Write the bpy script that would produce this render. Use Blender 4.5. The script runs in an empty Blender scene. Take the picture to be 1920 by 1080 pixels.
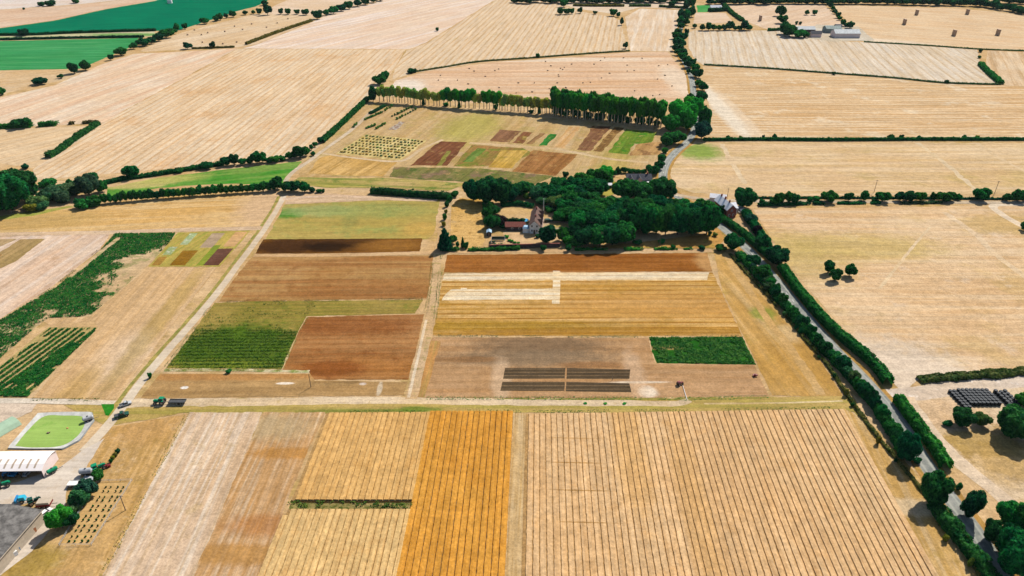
import bpy, math, random
import numpy as np
from mathutils import Vector, noise as mnoise

# ------------------------------------------------------------------ camera, sky, sun, exposure
S = bpy.context.scene
COL = S.collection
F = 1330.0; H = 150.0; PIT = math.atan(770 / F)
cam = bpy.data.cameras.new("camera"); cam_o = bpy.data.objects.new("camera", cam); COL.objects.link(cam_o)
cam_o.location = (0, 0, H); cam_o.rotation_euler = (math.pi / 2 - PIT, 0, 0)
cam.sensor_width = 36; cam.lens = 36 * F / 1920; cam.clip_start = 1; cam.clip_end = 12000
S.camera = cam_o

SUN_EL = math.radians(46); SUN_AZ = math.radians(52)      # azimuth counted from +x towards +y
w = bpy.data.worlds.new("World"); S.world = w; w.use_nodes = True
nt = w.node_tree; bg = nt.nodes["Background"]
sky = nt.nodes.new("ShaderNodeTexSky"); sky.sky_type = 'NISHITA'; sky.sun_disc = False
sky.sun_elevation = SUN_EL; sky.sun_rotation = math.pi / 2 - SUN_AZ
nt.links.new(sky.outputs[0], bg.inputs[0]); bg.inputs[1].default_value = 0.075
sl = bpy.data.lights.new("sun", 'SUN'); sl.energy = 4.2; sl.angle = math.radians(0.5); sl.color = (1.0, 0.93, 0.83)
so = bpy.data.objects.new("sun", sl); COL.objects.link(so)
so.rotation_euler = Vector((math.cos(SUN_AZ) * math.cos(SUN_EL), math.sin(SUN_AZ) * math.cos(SUN_EL), math.sin(SUN_EL))).to_track_quat('Z', 'Y').to_euler()
S.view_settings.view_transform = 'Standard'; S.view_settings.look = 'None'
S.view_settings.exposure = 1.05; S.view_settings.gamma = 1
S.cycles.max_bounces = 6
KEXP = (2.46, 2.50, 2.68)          # light a flat sunlit surface gets, with exposure: turns a seen colour into an albedo

# ------------------------------------------------------------------ surveying helpers
CP, SP = math.cos(PIT), math.sin(PIT)
def G(px, py, z=0.0):
    """ground point (height z) seen at a point of the 1920 x 1080 survey photo"""
    x = (px - 960) / F; y = -(py - 540) / F
    d = (x, CP + y * SP, -SP + y * CP); t = (z - H) / d[2]
    return Vector((d[0] * t, d[1] * t, z))
def mpp(y):
    return (G(961, y) - G(960, y)).x
def dep(y):
    return PIT + math.atan((y - 540) / F)
def ang(p, q):
    a, b = G(*p), G(*q); return math.atan2(b.y - a.y, b.x - a.x)
def lin(c):
    c = c / 255.0
    return c / 12.92 if c <= 0.04045 else ((c + 0.055) / 1.055) ** 2.4
def A(r, g, b):
    if r > 200 and r > g > b:                      # what the survey photo shows of pale straw, read a little too yellow by eye
        t = (min(r, 235) - 200) / 35; g, b = min(245, g + 9 * t), min(240, b + 22 * t); r = min(250, r + 2 * t)
    return tuple(min(0.9, lin(v) / k) for v, k in zip((r, g, b), KEXP)) + (1,)
R = random.Random(5)

# ------------------------------------------------------------------ materials
class NB:
    def __init__(s, name):
        s.m = bpy.data.materials.new(name); s.m.use_nodes = True; s.t = s.m.node_tree
        s.b = s.t.nodes["Principled BSDF"]; s.b.inputs["Roughness"].default_value = 0.95
        s.b.inputs["Specular IOR Level"].default_value = 0.0
    def n(s, kind, **kw):
        nd = s.t.nodes.new("ShaderNode" + kind)
        for k, v in kw.items(): setattr(nd, k, v)
        return nd
    def put(s, sock, v):
        if hasattr(v, "is_output") or isinstance(v, bpy.types.NodeSocket): s.t.links.new(v, sock)
        else: sock.default_value = v
    def math(s, op, a, b=0.0, c=0.0):
        nd = s.n("Math", operation=op); s.put(nd.inputs[0], a); s.put(nd.inputs[1], b); s.put(nd.inputs[2], c); return nd.outputs[0]
    def noise(s, vec, scale, detail=2.0, rough=0.55):
        nd = s.n("TexNoise"); s.put(nd.inputs["Vector"], vec); nd.inputs["Scale"].default_value = scale
        nd.inputs["Detail"].default_value = detail; nd.inputs["Roughness"].default_value = rough; return nd.outputs[0]
    def ramp(s, v, a, b, lo=0.0, hi=1.0):
        nd = s.n("MapRange", interpolation_type='SMOOTHSTEP'); s.put(nd.inputs[0], v)
        for i, q in enumerate((a, b, lo, hi)): s.put(nd.inputs[i + 1], q)
        return nd.outputs[0]
    def mix(s, f, a, b, mode='MIX'):
        nd = s.n("Mix", data_type='RGBA', blend_type=mode); s.put(nd.inputs[0], f); s.put(nd.inputs[6], a); s.put(nd.inputs[7], b); return nd.outputs[2]
    def vec(s, x, y, z=0.0):
        nd = s.n("CombineXYZ"); s.put(nd.inputs[0], x); s.put(nd.inputs[1], y); s.put(nd.inputs[2], z); return nd.outputs[0]

def field_mat(name, c1, c2, row=0.0, stripes=(), streak=None, patch=(), spots=(), grain=0.2, big=45.0):
    b = NB(name); pos = b.n("NewGeometry").outputs["Position"]
    rot = b.n("VectorRotate", rotation_type='Z_AXIS'); b.put(rot.inputs["Vector"], pos); rot.inputs["Angle"].default_value = -row
    sx = b.n("SeparateXYZ"); b.put(sx.inputs[0], rot.outputs[0]); u, v = sx.outputs[0], sx.outputs[1]
    col = b.mix(b.ramp(b.noise(pos, 1 / big, 5, 0.6), 0.36, 0.64), A(*c1), A(*c2))
    if streak:
        sc, amt, p = streak
        nz = b.noise(b.vec(b.math('MULTIPLY', u, 1 / (30 * p)), b.math('MULTIPLY', v, 1 / p)), 1.0, 4, 0.65)
        col = b.mix(b.math('MULTIPLY', b.ramp(nz, 0.44, 0.62), amt), col, A(*sc))
    for (p, wf, sc, amt) in stripes:
        wob = b.math('MULTIPLY', b.noise(pos, 1 / 60.0, 1), 0.35)
        fr = b.math('FRACT', b.math('ADD', b.math('MULTIPLY', v, 1 / p), wob))
        d = b.math('ABSOLUTE', b.math('SUBTRACT', fr, 0.5))
        msk = b.ramp(d, wf * 0.5 + 0.06, max(0.0, wf * 0.5 - 0.06))
        brk = b.ramp(b.noise(b.vec(b.math('MULTIPLY', u, 1 / 18), b.math('MULTIPLY', v, 1 / p)), 1.0, 2), 0.3, 0.6, 0.35, 1.0)
        col = b.mix(b.math('MULTIPLY', b.math('MULTIPLY', msk, brk), amt), col, A(*sc))
    for (pc, size, th, soft, amt) in patch:
        nz = b.noise(pos, 1 / size, 6, 0.68)
        col = b.mix(b.math('MULTIPLY', b.ramp(nz, th - soft, th + soft), amt), col, A(*pc))
    for (x, y, rx, ry, sc, amt, soft) in spots:
        g = G(x, y)
        sub = b.n("VectorMath", operation='SUBTRACT'); b.put(sub.inputs[0], pos); sub.inputs[1].default_value = (g.x, g.y, 0)
        r2 = b.n("VectorRotate", rotation_type='Z_AXIS'); b.put(r2.inputs["Vector"], sub.outputs[0]); r2.inputs["Angle"].default_value = -row
        mu = b.n("VectorMath", operation='MULTIPLY'); b.put(mu.inputs[0], r2.outputs[0]); mu.inputs[1].default_value = (1 / rx, 1 / ry, 0)
        ln = b.n("VectorMath", operation='LENGTH'); b.put(ln.inputs[0], mu.outputs[0])
        nz = b.math('MULTIPLY_ADD', b.noise(pos, 1 / 5.0, 4, 0.65), 1.1, -0.55)
        d = b.math('ADD', ln.outputs["Value"], nz)
        col = b.mix(b.math('MULTIPLY', b.ramp(d, 1 + soft, 1 - soft), amt), col, A(*sc))
    st1 = b.ramp(b.noise(b.vec(b.math('MULTIPLY', u, 1 / 34.0), b.math('MULTIPLY', v, 1 / 1.5)), 1.0, 4, 0.7), .3, .7, .90, 1.10)
    st2 = b.ramp(b.noise(b.vec(b.math('MULTIPLY', u, 1 / 60.0), b.math('MULTIPLY', v, 1 / 7.0), 3.0), 1.0, 4, 0.65), .3, .7, .91, 1.09)
    sm = b.math('MULTIPLY', st1, st2); col = b.mix(1.0, col, b.vec(sm, sm, sm), 'MULTIPLY')
    if grain:
        g1 = b.ramp(b.noise(pos, 1 / 0.7, 3, 0.7), 0.25, 0.75, 1 - grain, 1 + grain)
        g2 = b.ramp(b.noise(pos, 1 / 3.2, 4, 0.75), 0.28, 0.72, 1 - grain * 0.8, 1 + grain * 0.8)
        gg = b.math('MULTIPLY', g1, g2)
        col = b.mix(1.0, col, b.vec(gg, gg, gg), 'MULTIPLY')
    b.put(b.b.inputs["Base Color"], col)
    return b.m

def flat_mat(name, c, rough=0.8, vary=0.12, size=2.0, metal=0.0, spec=0.2, albedo=False):
    b = NB(name); tc = b.n("TexCoord").outputs["Object"]
    base = c if albedo else A(*c)
    nz = b.ramp(b.noise(tc, 1 / size, 4, 0.65), 0.25, 0.75, 1 - vary, 1 + vary)
    col = b.mix(1.0, tuple(base[:3]) + (1,), b.vec(nz, nz, nz), 'MULTIPLY')
    b.put(b.b.inputs["Base Color"], col); b.b.inputs["Roughness"].default_value = rough
    b.b.inputs["Metallic"].default_value = metal; b.b.inputs["Specular IOR Level"].default_value = spec
    return b.m

def leaf_mat(name, dark, light, size=0.12, rnd=0.35):
    """dark / light: leaf albedos, clumps of both kinds of leaf through the crown, each plant a little different"""
    b = NB(name); tc = b.n("TexCoord").outputs["Object"]; oi = b.n("ObjectInfo").outputs["Random"]
    ad = b.n("VectorMath", operation='ADD'); b.put(ad.inputs[0], tc); b.put(ad.inputs[1], b.vec(b.math('MULTIPLY', oi, 37.0), oi))
    f = b.ramp(b.noise(ad.outputs[0], 1 / size, 4, 0.7), 0.42, 0.60)
    col = b.mix(f, dark + (1,), light + (1,))
    k = b.math('MULTIPLY_ADD', oi, 2 * rnd, 1 - rnd); k2 = b.math('FRACT', b.math('MULTIPLY', oi, 7.31)); hue = b.math('MULTIPLY_ADD', k2, 3.2 * rnd, 1 - 1.1 * rnd)
    col = b.mix(1.0, col, b.vec(b.math('MULTIPLY', k, hue), k, b.math('MULTIPLY_ADD', k2, -.9 * rnd, 1 + .5 * rnd)), 'MULTIPLY')
    b.put(b.b.inputs["Base Color"], col); b.b.inputs["Roughness"].default_value = 0.9
    b.b.inputs["Specular IOR Level"].default_value = 0.0
    tr = b.n("BsdfTranslucent"); b.put(tr.inputs[0], b.mix(1.0, col, (1.15, 1.45, 1.05, 1), 'MULTIPLY'))     # light passing through the leaves
    mx = b.n("MixShader"); mx.inputs[0].default_value = .33; b.t.links.new(b.b.outputs[0], mx.inputs[1]); b.t.links.new(tr.outputs[0], mx.inputs[2])
    b.t.links.new(mx.outputs[0], b.t.nodes["Material Output"].inputs["Surface"])
    return b.m

M = {}
M['leaf'] = leaf_mat('leaf dark', (0.003, 0.044, 0.018), (0.018, 0.140, 0.034))
M['leaf_mid'] = leaf_mat('leaf mid', (0.005, 0.066, 0.020), (0.028, 0.176, 0.036))
M['leaf_bright'] = leaf_mat('leaf bright', (0.010, 0.165, 0.022), (0.036, 0.270, 0.036))
M['leaf_grey'] = leaf_mat('leaf greyish', (0.016, 0.070, 0.034), (0.060, 0.145, 0.058))
M['leaf_yellow'] = leaf_mat('leaf yellowish', (0.055, 0.105, 0.018), (0.150, 0.190, 0.035))
M['leaf_pale'] = leaf_mat('leaf pale', (0.13, 0.24, 0.045), (0.27, 0.36, 0.09))
M['leaf_straw'] = leaf_mat('leaf straw', (0.17, 0.19, 0.05), (0.28, 0.27, 0.09))
M['leaf_nurs'] = leaf_mat('leaf nursery', (0.03, 0.12, 0.03), (0.09, 0.19, 0.05))
M['leaf_weed'] = leaf_mat('leaf weeds', (0.075, 0.105, 0.03), (0.17, 0.18, 0.06))
M['leaf_purple'] = leaf_mat('leaf purple', (0.012, 0.010, 0.016), (0.030, 0.020, 0.026))
M['leaf_pop'] = leaf_mat('leaf poplar', (0.010, 0.105, 0.018), (0.042, 0.215, 0.030))
M['leaf_hedge'] = leaf_mat('leaf hedge', (0.005, 0.066, 0.019), (0.026, 0.168, 0.034), 1.6)
M['leaf_hedge_dark'] = leaf_mat('leaf hedge dark', (0.003, 0.042, 0.018), (0.016, 0.102, 0.028), 1.6)
M['leaf_hedge_dry'] = leaf_mat('leaf hedge dry', (0.028, 0.058, 0.018), (0.095, 0.110, 0.036), 1.6)
M['leaf_crop'] = leaf_mat('crop leaf', (0.008, 0.078, 0.016), (0.032, 0.140, 0.024), 3.0, 0.0)
M['leaf_crop3'] = leaf_mat('crop leaf mixed', (0.018, 0.085, 0.020), (0.060, 0.150, 0.030), 2.0, 0.0)
M['leaf_crop2'] = leaf_mat('crop leaf olive', (0.026, 0.066, 0.012), (0.065, 0.110, 0.018), 3.0, 0.0)
M['bark'] = flat_mat('bark', (0.10, 0.075, 0.05), albedo=True, size=0.4, vary=0.3)
M['bark_pale'] = flat_mat('pale bark', (0.42, 0.32, 0.20), albedo=True, size=0.4, vary=0.3)
M['wood'] = flat_mat('weathered wood', (0.12, 0.085, 0.06), albedo=True, size=0.3, vary=0.3)
M['rubber'] = flat_mat('rubber', (0.016, 0.016, 0.017), albedo=True)
M['glass'] = flat_mat('dark glass', (0.02, 0.03, 0.035), albedo=True, rough=0.15, spec=0.6)
M['steel'] = flat_mat('grey steel', (0.28, 0.29, 0.30), albedo=True, rough=0.5, size=0.6, vary=0.2)
M['darksteel'] = flat_mat('dark steel', (0.045, 0.047, 0.05), albedo=True, rough=0.6, size=0.6, vary=0.3)
M['greenpaint'] = flat_mat('green paint', (0.004, 0.16, 0.075), albedo=True, rough=0.4, size=0.5)
M['darkgreen'] = flat_mat('dark green paint', (0.008, 0.045, 0.03), albedo=True, rough=0.4, size=0.5)
M['redpaint'] = flat_mat('maroon paint', (0.14, 0.012, 0.014), albedo=True, rough=0.5, size=0.5)
M['bluepaint'] = flat_mat('blue paint', (0.02, 0.16, 0.34), albedo=True, rough=0.5, size=0.5)
M['turq'] = flat_mat('turquoise paint', (0.02, 0.28, 0.40), albedo=True, rough=0.5, size=0.5)
M['white'] = flat_mat('white paint', (0.55, 0.54, 0.52), albedo=True, rough=0.6, size=1.0)
M['orange'] = flat_mat('rust orange', (0.40, 0.16, 0.07), albedo=True, size=0.5)
M['tan'] = flat_mat('tan tarpaulin', (0.30, 0.25, 0.19), albedo=True, size=0.8)
M['straw'] = flat_mat('straw', (0.31, 0.205, 0.135), albedo=True, size=0.3, vary=0.25)
M['wrap'] = flat_mat('black bale wrap', (0.012, 0.016, 0.022), albedo=True, rough=0.7, spec=0.2, size=0.4, vary=0.3)
M['concrete'] = flat_mat('concrete', (0.33, 0.30, 0.27), albedo=True, size=3.0, vary=0.15)

M['brick'] = flat_mat('red brick', (0.19, 0.055, 0.04), albedo=True, size=.5, vary=.25)
M['tile'] = flat_mat('brown tiles', (0.075, 0.040, 0.030), albedo=True, size=.5, vary=.3)
M['redtile'] = flat_mat('red tiles', (0.17, 0.05, 0.035), albedo=True, size=.5, vary=.3)
M['slate'] = flat_mat('pale slate', (0.52, 0.52, 0.54), albedo=True, size=.5, vary=.18)
M['darkslate'] = flat_mat('dark slate', (0.035, 0.038, 0.05), albedo=True, size=.5, vary=.25)
M['render_pink'] = flat_mat('pinkish render', (0.5, 0.38, 0.36), albedo=True, size=1.5)
M['blue_roof'] = flat_mat('pale blue roof', (0.22, 0.33, 0.42), albedo=True, rough=.4)
M['greyroof'] = flat_mat('grey sheet roof', (0.085, 0.080, 0.074), albedo=True, size=1.6, vary=.6)
M['cream'] = flat_mat('pale shed sheet', (0.58, 0.54, 0.52), albedo=True, rough=.6, size=3, vary=.05)
M['skylight'] = flat_mat('old skylight', (0.30, 0.24, 0.18), albedo=True, rough=.5, size=1)
M['board'] = flat_mat('dark boards', (0.05, 0.035, 0.035), albedo=True, size=.6, vary=.2)
M['farmroof'] = flat_mat('grey farm roof', (0.36, 0.38, 0.38), albedo=True, size=2.5, vary=.2)
M['greenroof'] = flat_mat('mossy sheet roof', (0.13, 0.17, 0.16), albedo=True, size=2.5, vary=.3)
M['cream_end'] = flat_mat('pinkish shed end', (0.52, 0.43, 0.41), albedo=True, rough=.7, size=3, vary=.06)

# ------------------------------------------------------------------ mesh helpers
def link(name, me, mat=None, parent=None):
    o = bpy.data.objects.new(name, me); COL.objects.link(o)
    if mat is not None and not me.materials: me.materials.append(mat)
    if parent is not None: o.parent = parent
    return o
def mesh(name, verts, faces):
    me = bpy.data.meshes.new(name); me.from_pydata([tuple(v) for v in verts], [], [tuple(f) for f in faces]); me.update(); return me
def tag(o, label=None, cat=None, group=None, kind=None):
    if label: o["label"] = label
    if cat: o["category"] = cat
    if group: o["group"] = group
    if kind: o["kind"] = kind
    return o
def empty(name, loc, rz=0.0):
    o = bpy.data.objects.new(name, None); COL.objects.link(o); o.location = loc; o.rotation_euler = (0, 0, rz); o.empty_display_size = 0.5; return o
class MB:
    def __init__(s): s.v = []; s.f = []
    def add(s, vs, fs):
        k = len(s.v); s.v += [tuple(v) for v in vs]; s.f += [tuple(i + k for i in f) for f in fs]; return s
    def box(s, x, y, z, sx, sy, sz, rz=0.0, top=1.0):
        """box with its base centre at x y z; top shrinks the upper face"""
        c, q = math.cos(rz), math.sin(rz); vs = []
        for (k, zz) in ((1.0, z), (top, z + sz)):
            for a, b in ((-1, -1), (1, -1), (1, 1), (-1, 1)):
                u, v = a * sx * k / 2, b * sy * k / 2; vs.append((x + u * c - v * q, y + u * q + v * c, zz))
        return s.add(vs, [(3, 2, 1, 0), (4, 5, 6, 7), (0, 1, 5, 4), (1, 2, 6, 5), (2, 3, 7, 6), (3, 0, 4, 7)])
    def cyl(s, a, b, r, r2=None, n=14):
        a, b = Vector(a), Vector(b); r2 = r if r2 is None else r2; d = (b - a).normalized()
        e = d.orthogonal().normalized(); g = d.cross(e); vs = []
        for (p, rr) in ((a, r), (b, r2)):
            for i in range(n):
                t = 2 * math.pi * i / n; vs.append(p + (e * math.cos(t) + g * math.sin(t)) * rr)
        fs = [(i, (i + 1) % n, n + (i + 1) % n, n + i) for i in range(n)] + [tuple(range(n - 1, -1, -1)), tuple(range(n, 2 * n))]
        return s.add(vs, fs)
    def prism(s, prof, x0, x1, axis='x'):
        """profile of (across, z) points extruded along an axis"""
        n = len(prof); vs = []
        for t in (x0, x1):
            for (a, z) in prof: vs.append((t, a, z) if axis == 'x' else (a, t, z))
        fs = [(i, (i + 1) % n, n + (i + 1) % n, n + i) for i in range(n)] + [tuple(range(n - 1, -1, -1)), tuple(range(n, 2 * n))]
        return s.add(vs, fs)
    def build(s, name, mat, parent=None):
        return link(name, mesh(name, s.v, s.f), M[mat] if isinstance(mat, str) else mat, parent)

def jag(pts, step=3.0, amt=0.35, closed=True):
    out = []; n = len(pts)
    for i in range(n if closed else n - 1):
        a, b = pts[i], pts[(i + 1) % n]; L = (b - a).length; k = max(1, min(220, int(L / step)))
        nrm = Vector((-(b - a).y, (b - a).x, 0)).normalized() if L > 0 else Vector((0, 0, 0))
        for j in range(k):
            p = a.lerp(b, j / k); q = .7 * mnoise.noise(Vector((p.x * 0.35, p.y * 0.35, 3.1))) + .5 * mnoise.noise(Vector((p.x * 1.1, p.y * 1.1, 6.1))) + 0.6 * mnoise.noise(Vector((p.x * 0.07, p.y * 0.07, 9.7)))
            out.append(p + nrm * (q * amt if j else 0))
    if not closed: out.append(pts[-1])
    return out
ZC = [0.02]
def nextz():
    ZC[0] += 0.0006; return ZC[0]
def sheet(name, poly, mat, label, kind='structure', cat='field', amt=None):
    g = [G(*p) for p in poly]
    far = min((v.y for v in g))
    a = amt if amt is not None else (0.55 if far < 300 else 1.2)
    pts = jag(g, 1.3 if far < 300 else 4.0, a); z = nextz()
    o = link(name, mesh(name, [(p.x, p.y, z) for p in pts], [range(len(pts))]), mat)
    tag(o, label, cat, None, kind); return o
def smooth(pts, n=4):
    if len(pts) < 3: return pts
    out = []
    P = [pts[0]] + list(pts) + [pts[-1]]
    for i in range(1, len(P) - 2):
        for j in range(n):
            t = j / n; a, b, c, d = P[i - 1], P[i], P[i + 1], P[i + 2]
            out.append(0.5 * ((2 * b) + (c - a) * t + (2 * a - 5 * b + 4 * c - d) * t * t + (3 * b - 3 * c + d - a) * t ** 3))
    out.append(pts[-1]); return out
def ribbon(name, px, width, mat, label, kind='structure', cat='track', ragged=0.25, off=0.0, pts=None):
    c = pts if pts is not None else smooth([G(*p) for p in px]); c = jag(c, 2.5, 0.0, False)
    z = nextz(); vs = []; n = len(c); ws = width if isinstance(width, (list, tuple)) else (width, width)
    uv = []
    acc = 0.0
    for i, p in enumerate(c):
        d = (c[min(i + 1, n - 1)] - c[max(i - 1, 0)]).normalized(); nr = Vector((-d.y, d.x, 0))
        if i: acc += (p - c[i - 1]).length
        w_ = ws[0] + (ws[1] - ws[0]) * i / max(1, n - 1)
        for s_ in (-1, 1):
            q = mnoise.noise(Vector((p.x * 0.4, p.y * 0.4, 5.0 * s_))) * ragged
            e = p + nr * (off + s_ * (w_ / 2 + q)); vs.append((e.x, e.y, z)); uv.append((s_ * 0.5 + 0.5, acc))
    fs = [(2 * i, 2 * i + 1, 2 * i + 3, 2 * i + 2) for i in range(n - 1)]
    me = mesh(name, vs, fs); ul = me.uv_layers.new(name="UV")
    for lp in me.loops: ul.data[lp.index].uv = uv[lp.vertex_index]
    return tag(link(name, me, mat), label, cat, None, kind)
def inside(p, poly):
    r = False; n = len(poly); j = n - 1
    for i in range(n):
        a, b = poly[i], poly[j]
        if (a.y > p[1]) != (b.y > p[1]) and p[0] < (b.x - a.x) * (p[1] - a.y) / (b.y - a.y) + a.x: r = not r
        j = i
    return r
WORDS = "first second third fourth fifth sixth seventh eighth ninth tenth eleventh twelfth thirteenth fourteenth fifteenth sixteenth seventeenth eighteenth nineteenth".split()
TENS = {20: "twent", 30: "thirt", 40: "fort", 50: "fift", 60: "sixt", 70: "sevent"}
def nth(i):
    if i < 20: return WORDS[i - 1]
    t, u = i // 10 * 10, i % 10
    return TENS[t] + "ieth" if u == 0 else TENS[t] + "y-" + WORDS[u - 1]

# ------------------------------------------------------------------ ground and fields
gm = field_mat('dry grass', (228, 190, 138), (214, 174, 118), patch=[((190, 160, 95), 20, 0.58, 0.06, 0.7)], grain=0.2)
g = link('ground', mesh('ground', [(-6000, -1500, 0), (6000, -1500, 0), (6000, 9000, 0), (-6000, 9000, 0)], [(0, 1, 2, 3)]), gm)
tag(g, 'dry summer grassland running on under all the fields', 'ground', None, 'structure')
FM = field_mat
# far left corner
sheet('stubble_field', [(-80, 22), (0, 18), (150, 8), (280, -6), (300, -40), (-200, -40)], FM('pale sand', (236, 218, 200), (232, 205, 180)), 'palest stubble field in the far left corner of the view')
sheet('stubble_field', [(-80, 24), (0, 19), (150, 9), (282, -6), (330, -8), (285, 2), (200, 16), (100, 38), (0, 52), (-80, 66)], FM('peach soil', (228, 188, 150), (236, 203, 168), row=ang((0, 40), (250, 5)), streak=((214, 172, 132), .5, 5)), 'peach field beyond the dark green field, far left')
sheet('crop_field', [(-80, 68), (0, 53), (100, 39), (200, 17), (290, 2), (320, -8), (520, -8), (480, 12), (440, 22), (400, 36), (350, 52), (330, 58), (290, 58), (0, 66), (-80, 68)], FM('dark green crop', (4, 122, 92), (8, 130, 96), row=ang((0, 66), (290, 58)), streak=((22, 142, 104), .5, 3), grain=.08), 'large dark green crop field in the far left of the view', 'stuff', 'crop')
sheet('grass_strip', [(-80, 70), (0, 67), (290, 59), (290, 68), (0, 75), (-80, 77)], FM('dry strip', (214, 205, 165), (190, 195, 140), spots=[(240, 65, 40, 9, (120, 170, 95), .9, .3), (20, 72, 30, 7, (120, 175, 100), .8, .3)]), 'narrow pale grass strip between two dark hedges, far left', cat='grass')
sheet('crop_field', [(-80, 78), (0, 77), (260, 71), (250, 86), (215, 101), (180, 116), (150, 129), (0, 132), (-80, 134)], FM('green crop', (62, 160, 98), (50, 150, 85), row=ang((0, 110), (200, 107)), streak=((110, 190, 125), .6, 3), grain=.08), 'lighter green crop field with pale streaks, far left', 'stuff', 'crop')
sheet('stubble_field', [(-80, 135), (0, 132), (150, 129), (146, 142), (110, 152), (75, 160), (0, 178), (-80, 196)], FM('stubble a', (232, 200, 155), (222, 184, 132), row=ang((0, 150), (140, 138)), streak=((205, 165, 110), .5, 4)), 'small sandy field in front of the lighter green crop')
sheet('stubble_field', [(-80, 200), (0, 183), (100, 161), (190, 121), (250, 101), (320, 98), (445, 91), (190, 231), (170, 232), (0, 239), (-80, 242)], FM('pink soil a', (245, 218, 184), (240, 205, 162), row=ang((60, 225), (420, 97)), streak=((234, 186, 140), .75, 9), stripes=[(11, .16, (232, 188, 146), .6)]), 'wide pale peach field with broad streaks at the left', cat='field')
sheet('stubble_field', [(-80, 247), (0, 243), (110, 238), (180, 236), (110, 286), (62, 316), (0, 306), (-80, 318)], FM('stubble left', (240, 206, 158), (232, 196, 146), row=ang((0, 290), (160, 250)), streak=((222, 180, 126), .5, 5)), 'small sandy stubble field inside the diagonal hedge, left edge')
sheet('stubble_field', [(262, 96), (290, 81), (340, 61), (400, 46), (480, 26), (600, 29), (585, 40), (480, 83), (440, 89), (350, 93), (270, 97)], FM('stubble b', (238, 207, 165), (230, 194, 146), row=ang((300, 90), (560, 40)), streak=((214, 172, 118), .4, 5)), 'sandy field with scattered dark bales beside the tree hedge, upper left')
sheet('stubble_field', [(490, 26), (520, 8), (560, -8), (740, -8), (650, 18), (600, 30)], FM('stubble c', (240, 208, 172), (232, 196, 152)), 'small sandy field behind the tree line, upper left')
sheet('stubble_field', [(446, 92), (760, 93), (735, 135), (690, 182), (590, 282), (562, 296), (430, 302), (300, 318), (60, 338), (62, 318), (100, 287), (192, 231)],
      FM('striped stubble', (240, 208, 164), (234, 196, 146), row=ang((250, 290), (470, 150)), stripes=[(5.2, .34, (222, 178, 124), .75)], streak=((246, 218, 180), .6, 7), patch=[((224, 170, 108), 40, .6, .08, .5)]), 'huge sandy stubble field with diagonal stripes, left of the poplars')
sheet('stubble_field', [(455, 91), (480, 84), (585, 42), (620, 24), (700, 6), (740, -8), (940, -8), (800, 79), (768, 92)], FM('pink soil b', (244, 213, 178), (239, 202, 164), row=ang((500, 88), (800, 20)), streak=((250, 226, 206), .8, 9), stripes=[(12, .2, (232, 190, 155), .4)]), 'pinkish bare field at the top, left of centre')
sheet('stubble_field', [(770, 93), (802, 80), (942, -8), (1010, -8), (1090, 22), (1150, 32), (1166, 40), (1168, 60), (1180, 96), (1000, 109), (900, 116), (820, 131), (772, 137), (735, 150), (740, 130), (762, 95)],
      FM('striped stubble b', (236, 205, 162), (240, 210, 170), row=ang((870, 100), (960, 10)), stripes=[(6, .34, (216, 176, 124), .8)], streak=((226, 190, 144), .5, 6), patch=[((190, 170, 110), 26, .66, .05, .3)]), 'sandy stubble field with long stripes behind the bale field')
sheet('stubble_field', [(728, 168), (742, 151), (800, 134), (930, 116), (1050, 109), (1180, 98), (1252, 97), (1286, 140), (1293, 192), (1040, 196), (1000, 198), (850, 190), (733, 180)],
      FM('bale stubble', (233, 190, 146), (238, 200, 158), row=ang((800, 150), (1200, 148)), streak=((222, 172, 120), .7, 9), spots=[(1275, 150, 14, 55, (246, 220, 186), .7, .4), (1000, 112, 130, 9, (246, 222, 190), .7, .4), (760, 165, 16, 30, (250, 230, 205), .8, .4)]), 'peach stubble field dotted with bales behind the poplars')
sheet('stubble_field', [(1172, 32), (1200, 16), (1282, 19), (1274, 60), (1258, 96), (1182, 96)], FM('curved stubble', (237, 205, 166), (231, 194, 148), row=ang((1200, 90), (1215, 30)), streak=((247, 226, 198), .7, 6)), 'small sandy field left of the far tree lined road')
sheet('stubble_field', [(1000, -8), (1286, -8), (1284, 17), (1200, 14), (1150, 26), (1080, 16)], FM('stubble d', (240, 214, 180), (236, 204, 165)), 'far sandy field at the top centre below the tree belt')
sheet('stubble_field', [(1290, 62), (1300, 57), (1545, 57), (1552, 76), (1620, 79), (1832, 93), (1838, 120), (1872, 159), (1770, 156), (1560, 138), (1320, 123), (1304, 112), (1290, 88)],
      FM('pale striped stubble', (236, 216, 188), (232, 208, 174), row=ang((1560, 135), (1510, 65)), stripes=[(8, .22, (208, 176, 134), .6)], streak=((222, 190, 145), .5, 5)), 'pale striped stubble field below the far farm, right of the road')
sheet('grass_patch', [(1306, 10), (1352, 9), (1358, 22), (1308, 23)], FM('green plot', (80, 170, 90), (105, 180, 105)), 'small bright green plot by the far road', 'stuff', 'grass')
sheet('stubble_field', [(1304, 24), (1360, 24), (1375, 42), (1300, 44)], FM('stubble e', (238, 206, 170), (232, 196, 156)), 'tiny sandy field between the far road and hedge')
sheet('stubble_field', [(1362, 8), (1545, 8), (1590, 55), (1440, 56), (1400, 40)], FM('stubble f', (240, 208, 172), (234, 198, 158), row=ang((1450, 40), (1550, 15)), streak=((224, 180, 135), .4, 6)), 'sandy field behind the far farm with two lone trees')
sheet('stubble_field', [(1562, 10), (1800, 16), (1990, 34), (1990, 100), (1840, 92), (1620, 78)], FM('stubble g', (236, 200, 152), (230, 188, 136), row=ang((1620, 70), (1900, 90)), streak=((244, 214, 172), .5, 7), spots=[(1640, 76, 60, 12, (247, 224, 192), .7, .4)]), 'sandy field with tall straw stacks at the top right')
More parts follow.
